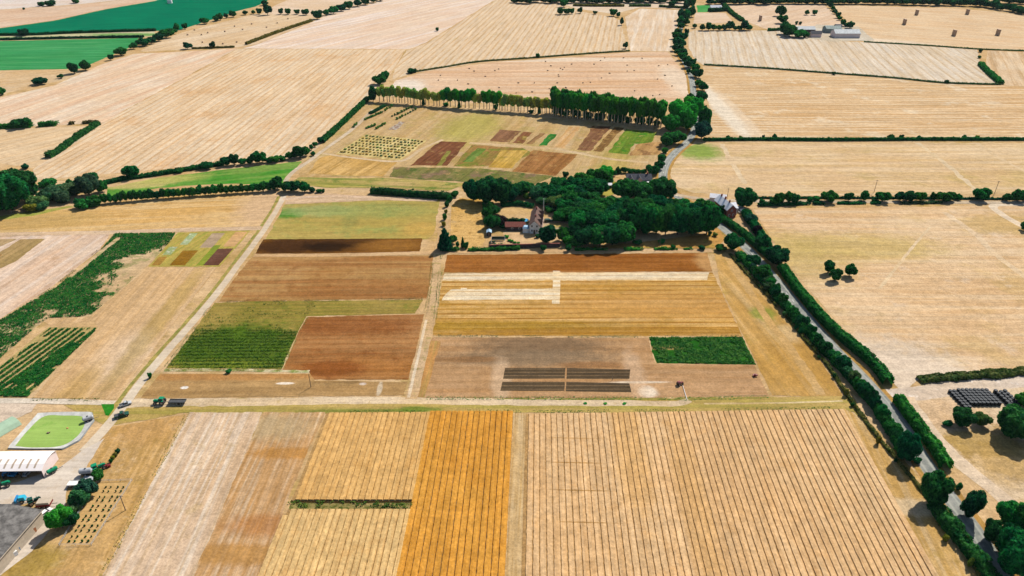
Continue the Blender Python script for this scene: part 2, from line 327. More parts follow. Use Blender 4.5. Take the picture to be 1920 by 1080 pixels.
sheet('stubble_field', [(1852, 95), (1990, 100), (1990, 168), (1885, 160), (1870, 150), (1848, 122)], FM('stubble h', (238, 208, 166), (230, 194, 148), row=ang((1860, 100), (1885, 155)), streak=((205, 165, 115), .6, 6)), 'sandy field corner beyond the short hedge, right edge')
sheet('stubble_field', [(1318, 124), (1560, 139), (1770, 157), (1880, 161), (1990, 169), (1990, 258), (1352, 258), (1326, 256), (1330, 200), (1322, 170)],
      FM('wide stubble', (236, 199, 148), (240, 206, 158), row=ang((1400, 220), (1900, 220)), stripes=[(5.5, .3, (212, 166, 108), .7)], streak=((210, 164, 106), .7, 3), patch=[((248, 224, 186), 24, .6, .06, .6)], spots=[(1350, 200, 7, 90, (250, 230, 202), .8, .4), (1385, 215, 5, 70, (248, 222, 186), .5, .4)]), 'wide sandy stubble field with level stripes at the right')
sheet('grass_field', [(1286, 277), (1312, 268), (1990, 268), (1990, 362), (1420, 368), (1302, 362), (1268, 350), (1256, 325), (1266, 292)],
      FM('dry grass b', (231, 192, 140), (236, 202, 152), row=ang((1400, 320), (1900, 320)), streak=((214, 176, 116), .6, 6), patch=[((198, 176, 104), 40, .6, .08, .4)], spots=[(1310, 283, 14, 16, (120, 165, 50), .8, .5)]), 'level dry grass field between two hedges on the right')
ribbon('track', [(1354, 270), (1372, 305), (1398, 345)], 3, FM('worn a', (238, 208, 162), (230, 196, 148)), 'faint pale path crossing the level dry field', ragged=1.6)
ribbon('track', [(1720, 268), (1770, 305), (1832, 358)], 3, FM('worn b', (238, 210, 166), (230, 198, 148)), 'faint diagonal path to the lone lane tree', ragged=1.6)
ribbon('track', [(1830, 268), (1880, 300), (1960, 338)], 3, FM('worn b2', (238, 208, 164), (230, 196, 146)), 'faint diagonal path by the right edge', ragged=1.6)
sheet('grass_field', [(1412, 392), (1990, 384), (1990, 690), (1722, 712), (1692, 736), (1662, 702), (1560, 592), (1482, 502), (1442, 440)],
      FM('dry pasture', (234, 194, 142), (227, 183, 128), row=ang((1500, 560), (1900, 560)), streak=((238, 206, 160), .6, 5), patch=[((208, 176, 108), 38, .57, .07, .4), ((242, 212, 174), 16, .62, .05, .5)],
         spots=[(1680, 705, 30, 22, (240, 216, 186), .8, .4), (1600, 462, 40, 14, (206, 180, 100), .6, .5), (1900, 420, 26, 12, (212, 176, 110), .7, .3), (1475, 480, 22, 25, (206, 182, 110), .5, .5)]), 'big dry pasture with three round trees, right of the road')
ribbon('track', [(1770, 398), (1830, 440), (1870, 480), (1960, 545)], 3.2, FM('worn c', (238, 206, 162), (231, 196, 146)), 'faint pale path across the big dry pasture', ragged=1.0)
ribbon('track', [(1745, 425), (1718, 455), (1690, 490), (1650, 540)], 1.3, FM('worn d', (236, 204, 156), (229, 194, 142)), 'thin wheel marks in the big dry pasture', ragged=.4)
ribbon('track', [(1985, 385), (1880, 383), (1865, 392), (1920, 425), (1985, 450)], 4, FM('worn d2', (246, 222, 188), (238, 208, 168)), 'pale worn path by the gap in the lane trees', ragged=.9)
sheet('rough_yard', [(1682, 744), (1735, 716), (1990, 690), (1990, 1010), (1905, 945), (1830, 905), (1782, 870), (1735, 800)],
      FM('rough dry ground', (226, 190, 138), (236, 206, 164), patch=[((186, 152, 88), 12, .58, .05, .8), ((244, 220, 192), 9, .62, .05, .6)], spots=[(1780, 775, 14, 8, (224, 186, 140), .8, .3), (1850, 830, 12, 6, (192, 160, 96), .8, .3), (1895, 870, 10, 9, (196, 160, 96), .7, .4)], grain=.24), 'rough dry ground below the black wrapped bales', cat='yard')
ribbon('track', [(1668, 742), (1720, 738), (1800, 726), (1880, 718), (1990, 708)], (7, 6.5), FM('farm entrance', (236, 214, 190), (226, 200, 170), patch=[((246, 230, 212), 6, .6, .05, .6)]), 'pale earth entrance from the road past the bales', ragged=.6)
ribbon('track', [(1700, 744), (1730, 790), (1770, 840), (1840, 900), (1900, 950)], 5, FM('worn e', (240, 212, 176), (232, 198, 154)), 'worn strip behind the cut hedge below the bales', ragged=1.0)

# left middle
sheet('stubble_field', [(-80, 425), (0, 412), (100, 395), (250, 374), (350, 365), (480, 357), (530, 360), (500, 420), (480, 428), (200, 434), (0, 440), (-80, 444)],
      FM('ochre stubble', (220, 172, 98), (228, 184, 116), row=ang((100, 410), (450, 395)), streak=((236, 200, 140), .6, 6), patch=[((205, 160, 92), 15, .6, .05, .6)], spots=[(500, 385, 14, 30, (226, 186, 138), .9, .5), (60, 415, 30, 12, (205, 170, 105), .7, .5)]), 'ochre stubble field below the row of small trees, left')
sheet('meadow', [(200, 352), (300, 333), (420, 318), (540, 305), (570, 302), (535, 332), (530, 345), (400, 345), (300, 352), (200, 372)],
      FM('green meadow', (50, 150, 45), (110, 165, 70), row=ang((250, 345), (500, 320)), streak=((150, 175, 90), .5, 5), spots=[(270, 342, 22, 9, (205, 190, 120), .95, .3), (500, 312, 30, 8, (150, 170, 90), .6, .4), (330, 335, 20, 6, (180, 185, 100), .6, .4)]), 'narrow green meadow behind the row of small trees', 'stuff', 'grass')
sheet('grass_patch', [(-80, 425), (0, 405), (60, 396), (130, 386), (140, 388), (60, 405), (0, 412), (-80, 430)], FM('mown edge', (170, 175, 85), (195, 180, 110)), 'yellow green grass edge in front of the big left trees', cat='grass')
sheet('soil_field', [(-80, 448), (0, 444), (80, 441), (206, 439), (186, 470), (100, 536), (0, 598), (-80, 648)], FM('pinkish tilth', (230, 190, 152), (236, 204, 170), row=ang((0, 590), (190, 455)), streak=((242, 216, 190), .7, 5), stripes=[(9, .2, (216, 172, 128), .4)], patch=[((206, 160, 112), 12, .62, .05, .4)]), 'bare pinkish field at the left edge')
for pl, c, lb in (([(-30, 449), (32, 448), (2, 462), (-60, 466)], (190, 160, 118), 'greyish narrow plot in the corner of the pinkish field'), ([(38, 449), (84, 448), (30, 490), (-40, 522), (-40, 498)], (178, 148, 100), 'longer brown green plot beside the pinkish field'), ([(-40, 478), (4, 477), (-10, 490), (-40, 500)], (160, 108, 62), 'small dark brown plot at the left edge')):
    sheet('soil_plot', pl, FM('plot ' + lb[:6], c, tuple(v + 14 for v in c), row=ang((0, 590), (190, 455)), streak=((150, 130, 80), .5, 2)), lb, cat='plot')
sheet('weedy_field', [(216, 438), (330, 437), (318, 455), (285, 490), (230, 540), (168, 593), (90, 596), (60, 620), (0, 672), (-80, 720), (-80, 655), (0, 601), (110, 536), (188, 470)],
      FM('weedy soil', (212, 178, 132), (220, 188, 142), patch=[((120, 140, 70), 7, .55, .04, .5)]), 'sandy soil with patches of green crop, left', cat='field')
sheet('soil_field', [(334, 436), (470, 432), (412, 500), (278, 500)], FM('trial beds', (205, 178, 96), (190, 172, 90), row=ang((290, 498), (380, 440)), streak=((150, 165, 70), .6, 2)), 'yellow green trial beds beside the left farm track', cat='plot')
q0 = [(336, 437), (470, 433), (411, 499), (280, 499)]
def bil(q, u, v):
    return tuple((q[0][k] * (1 - u) + q[1][k] * u) * (1 - v) + (q[3][k] * (1 - u) + q[2][k] * u) * v for k in (0, 1))
def bed(q, u0, u1, v0, v1, c, lb, c2=None, nm='soil_bed', **kw):
    return sheet(nm, [bil(q, u0, v0), bil(q, u1, v0), bil(q, u1, v1), bil(q, u0, v1)], FM('bed ' + lb[:14], c, c2 or tuple(max(0, v - 18) for v in c), **kw), lb, cat='bed', amt=0.12)
bed(q0, .02, .14, .72, .98, (190, 150, 80), 'ochre bed at the near left of the trial beds')
bed(q0, .04, .16, .42, .66, (190, 195, 160), 'grey green flowering bed, left trial beds', (150, 175, 110), patch=[((220, 220, 200), 2, .55, .05, .8)])
bed(q0, .16, .27, .02, .36, (185, 200, 160), 'pale flowering bed at the far side of the trial beds', (140, 170, 90), patch=[((225, 225, 205), 2, .55, .05, .8)])
bed(q0, .28, .50, .54, .98, (168, 128, 56), 'brown ochre bed in the middle of the trial beds')
bed(q0, .48, .66, .04, .46, (196, 172, 146), 'greyish bed at the far middle of the trial beds')
bed(q0, .80, .97, .02, .44, (226, 178, 118), 'peach bed at the far right of the trial beds')
bed(q0, .76, .98, .50, .98, (128, 92, 78), 'purple brown bed at the near right of the trial beds')
bed(q0, .66, .76, .40, .98, (130, 155, 55), 'bright green strip beside the purple brown bed', (165, 170, 70))
sheet('soil_field', [(278, 502), (408, 501), (216, 748), (60, 747), (110, 690), (182, 613), (178, 600), (94, 610), (82, 603), (92, 597), (168, 594), (232, 540)],
      FM('tan tilth', (217, 176, 122), (224, 184, 132), row=ang((80, 740), (290, 510)), stripes=[(4.5, .3, (205, 162, 104), .4)], streak=((228, 190, 140), .6, 3), spots=[(250, 650, 8, 4, (246, 218, 180), .9, .4), (228, 665, 16, 9, (240, 206, 164), .8, .4), (200, 625, 60, 14, (222, 180, 126), .4, .6), (140, 735, 16, 5, (196, 160, 96), .6, .4), (300, 600, 46, 4, (188, 158, 90), .6, .4)]), 'tan bare field left of the farm track')
sheet('soil_field', [(90, 614), (184, 614), (52, 746), (-80, 746), (-80, 718), (0, 686)], FM('row crop soil', (205, 178, 122), (190, 170, 110)), 'soil under the dark green crop rows, left', cat='field')

# middle left block, between the two tracks
sheet('grass_field', [(533, 384), (700, 376), (826, 374), (812, 440), (800, 449), (498, 449)], FM('fading grass', (190, 168, 92), (200, 176, 104), row=ang((520, 420), (800, 418)), streak=((165, 160, 86), .5, 5), patch=[((150, 170, 100), 14, .58, .06, .5)], spots=[(545, 400, 8, 6, (72, 140, 44), .95, .4), (600, 395, 20, 7, (170, 180, 120), .7, .4), (700, 395, 30, 9, (150, 165, 96), .6, .5), (655, 418, 4, 10, (130, 150, 90), .3, .6), (790, 430, 10, 8, (214, 168, 84), .6, .5)]), 'fading green and tan field north of the dark brown strip')
sheet('soil_field', [(494, 449), (792, 447), (786, 473), (478, 477)], FM('dark strip', (128, 86, 40), (108, 70, 32), row=ang((500, 460), (780, 458)), streak=((148, 102, 50), .6, 3), spots=[(540, 462, 18, 8, (66, 44, 30), .8, .4), (620, 462, 12, 5, (44, 32, 24), .9, .4), (650, 452, 16, 3, (70, 48, 30), .7, .4), (740, 460, 14, 6, (164, 116, 56), .7, .5)]), 'dark brown ploughed strip in the middle left')
sheet('soil_field', [(474, 481), (816, 479), (800, 560), (410, 566), (440, 521)], FM('brown tilth', (182, 138, 84), (198, 158, 106), row=ang((480, 520), (800, 518)), streak=((162, 108, 62), .7, 4), stripes=[(6, .2, (176, 124, 76), .5)], patch=[((150, 98, 54), 9, .6, .05, .5)], spots=[(700, 545, 34, 9, (158, 104, 56), .6, .5)]), 'brown tilled field in the middle left')
sheet('crop_field', [(402, 568), (470, 565), (794, 562), (778, 588), (575, 593), (560, 620), (528, 692), (312, 690)], FM('green rows', (146, 136, 62), (172, 150, 84), row=ang((350, 650), (560, 648)), stripes=[(2.6, .3, (176, 150, 78), .75)], patch=[((96, 124, 40), 12, .6, .06, .5)], spots=[(440, 655, 24, 17, (66, 112, 26), .85, .3), (410, 685, 16, 4, (160, 165, 60), .4, .3)]), 'green rows of low crop in the middle left', 'stuff', 'crop')
sheet('soil_field', [(576, 595), (796, 589), (766, 712), (586, 712), (580, 698), (530, 694), (560, 622)], FM('rust plough', (162, 112, 66), (184, 138, 92), row=ang((580, 650), (770, 648)), streak=((192, 142, 92), .7, 4), stripes=[(3.2, .3, (160, 96, 48), .4)], patch=[((146, 84, 36), 10, .6, .05, .5)], spots=[(700, 690, 30, 6, (192, 130, 66), .4, .5), (640, 610, 30, 6, (148, 88, 44), .6, .4), (620, 692, 12, 5, (138, 76, 34), .7, .4)]), 'rusty brown ploughed field in the middle')
sheet('bare_ground', [(300, 701), (582, 701), (590, 714), (765, 716), (758, 742), (500, 744), (262, 748)], FM('grey tan', (196, 158, 108), (184, 150, 104), row=ang((300, 725), (760, 722)), streak=((166, 130, 84), .6, 3), spots=[(430, 706, 40, 2.2, (196, 144, 88), .8, .4), (536, 719, 3, .6, (244, 226, 200), .9, .3), (346, 727, 1.2, .8, (250, 238, 220), 1, .3), (680, 720, 1.3, .8, (230, 205, 180), 1, .3), (712, 728, .9, 4, (226, 204, 170), .8, .3), (660, 715, 4, 1.6, (140, 112, 76), .6, .4)]), 'grey tan ground beside the level track, middle left', cat='ground')
ribbon('verge', [(308, 694), (430, 694), (580, 697)], 1.6, FM('pale edge', (226, 205, 160), (150, 160, 90), big=3), 'thin pale weedy edge under the green rows', ragged=.5, cat='grass')

# centre right block
sheet('soil_field', [(838, 478), (1326, 474), (1336, 509), (832, 511)], FM('rust strip', (164, 106, 50), (178, 120, 64), row=ang((850, 490), (1320, 488)), streak=((136, 80, 34), .7, 3), stripes=[(5, .3, (150, 92, 42), .5)], spots=[(1330, 492, 6, 10, (206, 160, 104), .8, .4)]), 'rust brown ploughed strip below the wood')
sheet('wheat_field', [(832, 513), (1336, 511), (1352, 545), (1392, 631), (812, 629), (824, 560)],
      FM('golden wheat', (214, 168, 92), (206, 158, 80), row=ang((850, 580), (1340, 578)), stripes=[(3.6, .3, (176, 124, 54), .9), (1.7, .3, (190, 140, 70), .4)], streak=((230, 186, 116), .8, 3), patch=[((184, 142, 62), 18, .6, .05, .5)], spots=[(900, 612, 50, 4, (170, 134, 44), .7, .5), (1200, 622, 90, 2.5, (176, 128, 48), .7, .5), (1270, 570, 50, 10, (214, 160, 88), .6, .5)]), 'golden wheat stubble field in the centre right', cat='field')
pale = FM('cut pale', (246, 218, 172), (240, 206, 150), row=ang((850, 580), (1340, 578)), stripes=[(3.4, .25, (222, 178, 112), .7)], streak=((252, 232, 200), .6, 2))
sheet('cut_strip', [(834, 513), (1330, 511), (1326, 525), (830, 526)], pale, 'long pale cut strip along the top of the golden wheat', cat='field', amt=.7)
sheet('cut_strip', [(846, 543), (1036, 541), (1038, 562), (828, 564), (832, 556)], pale, 'shorter pale cut strip in the golden wheat', cat='field', amt=.45)
ribbon('cut_strip', [(1044, 508), (1043, 540), (1042, 570)], 3.2, pale, 'pale strip crossing the two level cut strips', ragged=.4, cat='field')
ribbon('cut_strip', [(870, 540), (866, 562)], 2.6, pale, 'short pale strip at the left end of the cut wheat', ragged=.4, cat='field')
sheet('soil_field', [(810, 633), (1216, 633), (1228, 682), (1414, 684), (1442, 742), (1200, 746), (792, 746)],
      FM('dusty tilth', (197, 156, 114), (206, 166, 124), row=ang((820, 690), (1400, 688)), streak=((182, 138, 94), .7, 3), stripes=[(4.2, .3, (190, 148, 104), .4)], spots=[(1010, 650, 24, 9, (136, 112, 88), .85, .5), (1000, 672, 30, 5, (146, 124, 100), .8, .5), (1110, 684, 12, 2, (150, 108, 70), .7, .4), (880, 674, 12, 1.8, (160, 118, 78), .7, .4), (1215, 735, 3, 3, (244, 220, 188), .9, .4), (1200, 717, 10, .6, (240, 214, 180), .9, .4), (940, 715, 3.4, 14, (224, 190, 150), .6, .4), (1190, 700, 3.4, 14, (226, 190, 150), .5, .4)]), 'dusty bare field with dark trial strips in the centre')
sheet('soil_field', [(796, 640), (826, 640), (796, 746), (774, 746)], FM('orange margin', (206, 150, 88), (190, 150, 100), row=ang((785, 740), (810, 640)), streak=((172, 156, 90), .6, 1.2)), 'narrow orange margin right of the middle track', cat='plot')
dk = FM('dark beds', (104, 88, 68), (90, 76, 60), row=ang((950, 700), (1180, 700)), stripes=[(1.9, .3, (146, 122, 92), .7)], streak=((76, 64, 52), .6, 1.5))
sheet('soil_plot', [(947, 690), (1060, 690), (1059, 710), (943, 711)], dk, 'dark trial bed, far left of the four', cat='plot', amt=.1)
sheet('soil_plot', [(1063, 690), (1182, 693), (1180, 711), (1062, 711)], dk, 'dark trial bed, far right of the four', cat='plot', amt=.1)
sheet('soil_plot', [(942, 716), (1059, 716), (1058, 733), (938, 733)], dk, 'dark trial bed, near left of the four', cat='plot', amt=.1)
sheet('soil_plot', [(1062, 716), (1180, 719), (1184, 736), (1061, 734)], dk, 'dark trial bed, near right of the four', cat='plot', amt=.1)
sheet('crop_field', [(1217, 632), (1392, 632), (1418, 684), (1232, 681), (1222, 660)], FM('leafy crop', (44, 104, 34), (60, 118, 40), patch=[((120, 140, 60), 3, .62, .05, .6), ((20, 84, 30), 7, .58, .05, .7)], row=ang((1220, 650), (1400, 650)), streak=((30, 90, 30), .5, 1.5), spots=[(1245, 652, 6, 1.4, (200, 170, 110), .8, .4)]), 'dark green leafy crop patch in the centre right', 'stuff', 'crop')
sheet('grass_field', [(1338, 474), (1368, 473), (1400, 508), (1440, 556), (1480, 604), (1530, 664), (1580, 744), (1448, 742), (1420, 684), (1394, 631), (1354, 545)],
      FM('tan margin', (212, 170, 104), (204, 160, 90), row=ang((1400, 600), (1480, 700)), streak=((220, 184, 126), .7, 4), patch=[((188, 158, 84), 14, .58, .06, .6)], spots=[(1430, 588, 5, 5, (150, 158, 66), .8, .4), (1500, 690, 16, 16, (198, 152, 78), .6, .5), (1478, 625, 6, 4, (226, 190, 134), .7, .4)]), 'tan grass margin between the wheat and the road hedge', cat='grass')
ribbon('track', [(1360, 478), (1395, 530), (1440, 600), (1480, 650), (1540, 740)], 3.2, FM('margin path', (218, 180, 122), (210, 168, 104)), 'faint path along the tan grass margin', ragged=.6)

# level grass track band and bottom fields
sheet('grass_strip', [(120, 760), (262, 750), (500, 746), (800, 748), (1200, 747), (1450, 744), (1600, 744), (1630, 800), (1600, 772), (962, 774), (610, 776), (350, 774), (200, 800)],
      FM('grass band', (206, 176, 108), (196, 170, 100), row=ang((400, 765), (1500, 762)), streak=((176, 164, 84), .8, 2.2), spots=[(670, 771, 18, 1.2, (120, 136, 56), .7, .4), (780, 768, 8, 1.4, (112, 140, 50), .8, .4), (1060, 747, 60, 1, (150, 150, 70), .7, .4)]), 'dry grass band along the level track', cat='grass')
ribbon('track', [(236, 757), (300, 755), (480, 754), (650, 751), (800, 752), (1000, 755), (1180, 756), (1270, 757), (1292, 750)], (4.4, 2.6), FM('pale track', (233, 204, 162), (224, 192, 146), patch=[((200, 172, 116), 5, .62, .05, .6)]), 'level pale earth track across the middle', ragged=.5)


ribbon('track', [(1320, 757), (1450, 756), (1580, 752)], .8, FM('wheel mark', (226, 200, 150), (214, 184, 128)), 'faint wheel mark on the grass band, right', ragged=.15)
sheet('grass_field', [(200, 802), (350, 776), (300, 872), (186, 1110), (-80, 1140), (-80, 1040), (60, 1020), (125, 940), (130, 900)],
      FM('rough dry grass', (212, 168, 104), (220, 180, 122), row=ang((200, 1060), (330, 800)), streak=((190, 150, 84), .6, 2.6), patch=[((186, 150, 84), 9, .58, .05, .6), ((230, 196, 146), 7, .6, .05, .5)], spots=[(60, 1060, 6, 7, (176, 150, 72), .7, .4), (275, 800, 8, 10, (206, 160, 100), .6, .4)], grain=.22), 'rough dry grass beside the farmyard', cat='grass')
sheet('soil_field', [(356, 773), (492, 773), (448, 880), (404, 990), (356, 1110), (176, 1110), (240, 990), (304, 868)],
      FM('pale tilth', (228, 194, 156), (221, 184, 142), row=ang((270, 1080), (420, 780)), streak=((240, 216, 186), .8, 2.4), stripes=[(3.6, .22, (206, 174, 132), .5)], patch=[((200, 172, 120), 7, .62, .05, .4)], grain=.2), 'pale bare field at the lower left')
sheet('soil_field', [(494, 773), (610, 773), (576, 850), (540, 938), (500, 1040), (470, 1110), (350, 1110), (402, 990), (448, 880)],
      FM('pink brown tilth', (212, 170, 120), (204, 158, 106), row=ang((430, 1050), (550, 780)), streak=((226, 192, 150), .8, 1.8), stripes=[(1.8, .3, (190, 146, 96), .6)], spots=[(508, 985, 4, 12, (184, 120, 62), .6, .5), (470, 1040, 3, 26, (188, 130, 64), .7, .4), (540, 850, 2.5, 12, (196, 140, 70), .7, .4), (430, 1040, 3, 30, (200, 158, 100), .5, .4), (505, 800, 6, 14, (200, 178, 140), .7, .5)], grain=.2), 'pink brown streaked field left of the orange rows')
sheet('grass_strip', [(962, 774), (986, 774), (976, 1110), (946, 1110)], FM('tan gap', (216, 176, 116), (222, 190, 140), row=ang((962, 1080), (974, 780)), streak=((198, 158, 96), .6, 1)), 'narrow tan strip between the orange and the pale rows', cat='grass')
sheet('grass_field', [(1580, 764), (1640, 800), (1720, 890), (1800, 990), (1850, 1110), (1770, 1110), (1650, 900)],
      FM('dry margin', (208, 166, 98), (216, 178, 114), row=ang((1700, 1000), (1600, 790)), streak=((226, 192, 140), .6, 2), patch=[((182, 150, 80), 8, .58, .05, .6)], spots=[(1690, 950, 3, 30, (236, 206, 160), .7, .4)], grain=.22), 'dry grass margin beside the pale rows, lower right', cat='grass')
soilm = FM('dark soil', (186, 146, 96), (196, 158, 106), grain=.25)

# ------------------------------------------------------------------ crop strips that stand up from the soil (drilled in lanes, the gaps fall in shade)
def lanes(name, poly, pitch, gap, hgt, p, q, c1, c2, c3, label, spots=(), jitter=.085):
    """poly: outline; lanes run along p->q. All lanes of one sown field are one crop"""
    gp = [G(*v) for v in poly]; a = math.atan2(CP + 770 / F * SP, 52 / F); ca, sa = math.cos(a), math.sin(a)
    z0 = nextz()
    base = link('soil_field', mesh('soil', [(v.x, v.y, z0) for v in gp], [range(len(gp))]), soilm)
    tag(base, 'soil between the lanes of the ' + label, 'soil', None, 'structure')
    loc = [(v.x * ca + v.y * sa, -v.x * sa + v.y * ca) for v in gp]
    v0, v1 = min(l[1] for l in loc), max(l[1] for l in loc)
    vs, fs = [], []
    n = len(loc); k = 0; v = v0 + pitch / 2
    while v < v1:
        xs = []
        for i in range(n):
            (ax, ay), (bx, by) = loc[i], loc[(i + 1) % n]
            if (ay > v) != (by > v): xs.append(ax + (v - ay) / (by - ay) * (bx - ax))
        xs.sort()
        for j in range(0, len(xs) - 1, 2):
            L = xs[j + 1] - xs[j]; gk = gap * (.45 + .85 * ((k * 0.618) % 1)) 
            if L < 1: continue
            m = max(2, int(L / 0.9)); rows = []
            for i in range(m + 1):
                u = xs[j] + L * i / m; hw = (pitch - gk) / 2
                row = []
                for (sd, zz) in ((-1, 0), (-.86, 1), (0, 1.08), (.86, 1), (1, 0)):
                    nx = mnoise.noise(Vector((u * .9, v * 3 + sd, k * .7))); vv = v + sd * hw * (1 + .0) + nx * jitter * 1.6
                    z = z0 + .002 + zz * hgt * (1 + .16 * mnoise.noise(Vector((u * .7, v * 2.1 + sd, 1.0))))
                    vs.append((u * ca - vv * sa, u * sa + vv * ca, z)); row.append(len(vs) - 1)
                rows.append(row)
            for i in range(m):
                for t in range(4): fs.append((rows[i][t], rows[i + 1][t], rows[i + 1][t + 1], rows[i][t + 1]))
            fs.append(tuple(rows[0])); fs.append(tuple(reversed(rows[-1])))
        v += pitch; k += 1
    mat = FM('lanes ' + label[:12], c1, c2, row=a, streak=(c3, .5, .9), patch=[(c3, 8, .6, .06, .5)], spots=spots, grain=.2)
    return tag(link(name, mesh(name, vs, fs), mat), label, 'crop', None, 'stuff')
lanes('cereal_rows', [(612, 775), (810, 774), (777, 938), (547, 938)], 1.75, .15, .3, (775, 938), (808, 775), (238, 186, 108), (234, 180, 100), (224, 166, 86), 'light orange cereal rows behind the weedy cross strip')
lanes('cereal_rows', [(540, 956), (773, 956), (740, 1110), (470, 1110)], 1.75, .19, .32, (765, 1040), (775, 945), (236, 190, 114), (240, 196, 124), (226, 172, 98), 'light orange cereal rows in front of the weedy cross strip')
lanes('cereal_rows', [(811, 772), (962, 772), (945, 1110), (743, 1110)], 1.8, .15, .36, (860, 1080), (900, 775), (234, 164, 58), (230, 158, 54), (218, 146, 48), 'deep orange cereal rows in the bottom centre')
lanes('cereal_rows', [(986, 777), (1240, 773), (1582, 768), (1777, 1110), (977, 1110)], 1.8, .18, .24, (1110, 1080), (1090, 780), (238, 194, 136), (235, 186, 124), (226, 172, 106), 'pale cereal rows with dark gaps at the lower right',
      spots=[(1180, 830, 30, 5, (226, 172, 96), .6, .5), (1300, 940, 36, 4, (220, 168, 96), .5, .5), (1080, 869, .22, 8, (176, 130, 66), .8, .3), (1092, 921, .22, 9, (176, 130, 66), .8, .3), (1098, 981, .22, 8, (176, 130, 66), .7, .3), (1075, 823, .22, 7, (186, 140, 76), .6, .3)])
sheet('soil_plot', [(547, 939), (776, 939), (773, 955), (541, 955)], FM('weedy cross strip', (190, 168, 112), (150, 140, 84), row=ang((540, 950), (770, 950)), patch=[((84, 96, 40), 1.6, .52, .06, .8)], spots=[(655, 940, 24, .8, (60, 46, 28), .95, .3)]), 'weedy strip crossing the light orange rows', cat='plot', amt=.1)

# ------------------------------------------------------------------ middle distance plots below the poplars
sheet('allotment_ground', [(565, 302), (600, 278), (690, 190), (800, 200), (1040, 222), (1230, 240), (1250, 268), (1230, 300), (1200, 325), (1110, 330), (1000, 345), (880, 340), (730, 330), (560, 332)],
      FM('plot ground', (212, 178, 126), (204, 168, 112), row=ang((700, 290), (800, 215)), streak=((220, 190, 142), .5, 6), patch=[((186, 166, 92), 22, .56, .06, .5), ((222, 190, 150), 14, .62, .05, .5)], spots=[(880, 238, 36, 20, (190, 180, 98), .8, .5), (700, 225, 20, 20, (206, 170, 126), .6, .5), (1150, 312, 40, 9, (190, 172, 90), .6, .5)]), 'patchwork ground below the poplar row', cat='ground')
def plot(pts, c, lb, c2=None, kind='structure', cat='plot', **kw):
    c = tuple(int(a * .84 + b * .16) for a, b in zip(c, (208, 172, 118)))
    kw.setdefault('row', RD); kw.setdefault('streak', (tuple(int(v * .84) for v in c), .7, 3.2))
    kw['patch'] = list(kw.get('patch', [])) + [((196, 164, 106), 6, .6, .05, .6)]
    return sheet('soil_plot' if kind == 'structure' else 'crop_plot', pts, FM('p ' + lb[:16], c, c2 or tuple(min(255, v + 16) for v in c), **kw), lb, kind, cat, amt=1.5)
RD = ang((770, 305), (830, 265))
plot([(600, 296), (630, 289), (745, 303), (718, 331), (578, 326)], (216, 168, 88), 'ochre plot at the near left of the patchwork', patch=[((190, 150, 80), 8, .6, .05, .5)])
plot([(686, 252), (800, 263), (752, 301), (630, 288)], (224, 198, 120), 'yellow plot under the rows of small bushes')
plot([(826, 265), (876, 267), (838, 311), (768, 311)], (116, 66, 44), 'dark red brown plot, left of the patchwork', row=RD, streak=((84, 48, 38), .6, 4))
plot([(838, 283), (846, 283), (828, 311), (818, 311)], (140, 140, 60), 'thin green strip through the dark red plot')
plot([(884, 272), (980, 278), (1000, 288), (930, 312), (850, 312)], (176, 130, 80), 'mixed brown plot in the middle of the patchwork', (150, 140, 70), patch=[((110, 140, 50), 10, .56, .05, .7)], row=RD)
plot([(895, 278), (912, 279), (886, 304), (866, 304)], (90, 130, 50), 'green strip in the mixed brown plot', cat='plot')
plot([(940, 282), (990, 282), (960, 316), (915, 314)], (206, 164, 66), 'yellow ochre plot in the middle of the patchwork', patch=[((160, 140, 60), 9, .58, .05, .6)])
plot([(1000, 282), (1084, 290), (1042, 330), (960, 322)], (162, 110, 62), 'brown tilled plot at the near right of the patchwork', patch=[((130, 84, 48), 7, .58, .05, .6)], row=RD)
plot([(740, 313), (900, 316), (1040, 330), (1000, 347), (880, 342), (730, 332)], (120, 130, 66), 'weedy grey green strip along the front of the patchwork', (150, 132, 96), patch=[((150, 120, 104), 12, .55, .05, .8), ((70, 110, 44), 9, .6, .05, .7)])
plot([(936, 243), (978, 246), (955, 267), (918, 265)], (140, 96, 72), 'brown plot left of the red weedy plot')
plot([(982, 247), (1000, 248), (980, 270), (960, 268)], (128, 80, 54), 'dark weedy red plot beside the brown plot', patch=[((150, 140, 60), 6, .56, .05, .7)])
plot([(1012, 250), (1022, 250), (998, 271), (986, 270)], (150, 112, 74), 'narrow brown strip left of the small green bed')
plot([(1032, 251), (1044, 252), (1026, 273), (1010, 273)], (30, 124, 44), 'small bright green bed in the patchwork', kind='stuff', cat='crop')
plot([(1066, 238), (1088, 238), (1060, 278), (1036, 277)], (214, 160, 90), 'orange strip right of the small green bed', row=RD, streak=((226, 190, 140), .6, 5))
plot([(1112, 236), (1146, 237), (1108, 283), (1082, 281)], (126, 84, 62), 'purple brown strip in the patchwork', patch=[((190, 150, 100), 7, .58, .05, .6)])
plot([(1152, 238), (1170, 240), (1128, 285), (1112, 284)], (132, 96, 56), 'second brown strip left of the bright green plot', patch=[((200, 160, 100), 7, .56, .05, .7)])
plot([(1174, 242), (1232, 248), (1220, 268), (1190, 270), (1176, 290), (1140, 286)], (100, 146, 46), 'bright green plot near the big trees at the road', (140, 156, 60), kind='stuff', cat='crop', patch=[((40, 140, 40), 10, .56, .05, .7)])
plot([(1196, 270), (1240, 266), (1238, 290), (1180, 292)], (206, 160, 100), 'sandy plot beside the road trees', patch=[((130, 92, 64), 8, .56, .05, .7)])
ribbon('track', [(1040, 279), (1090, 288), (1140, 298), (1215, 305)], 3.5, FM('plot path', (226, 196, 150), (216, 184, 134)), 'pale path along the front of the strips', ragged=.8)
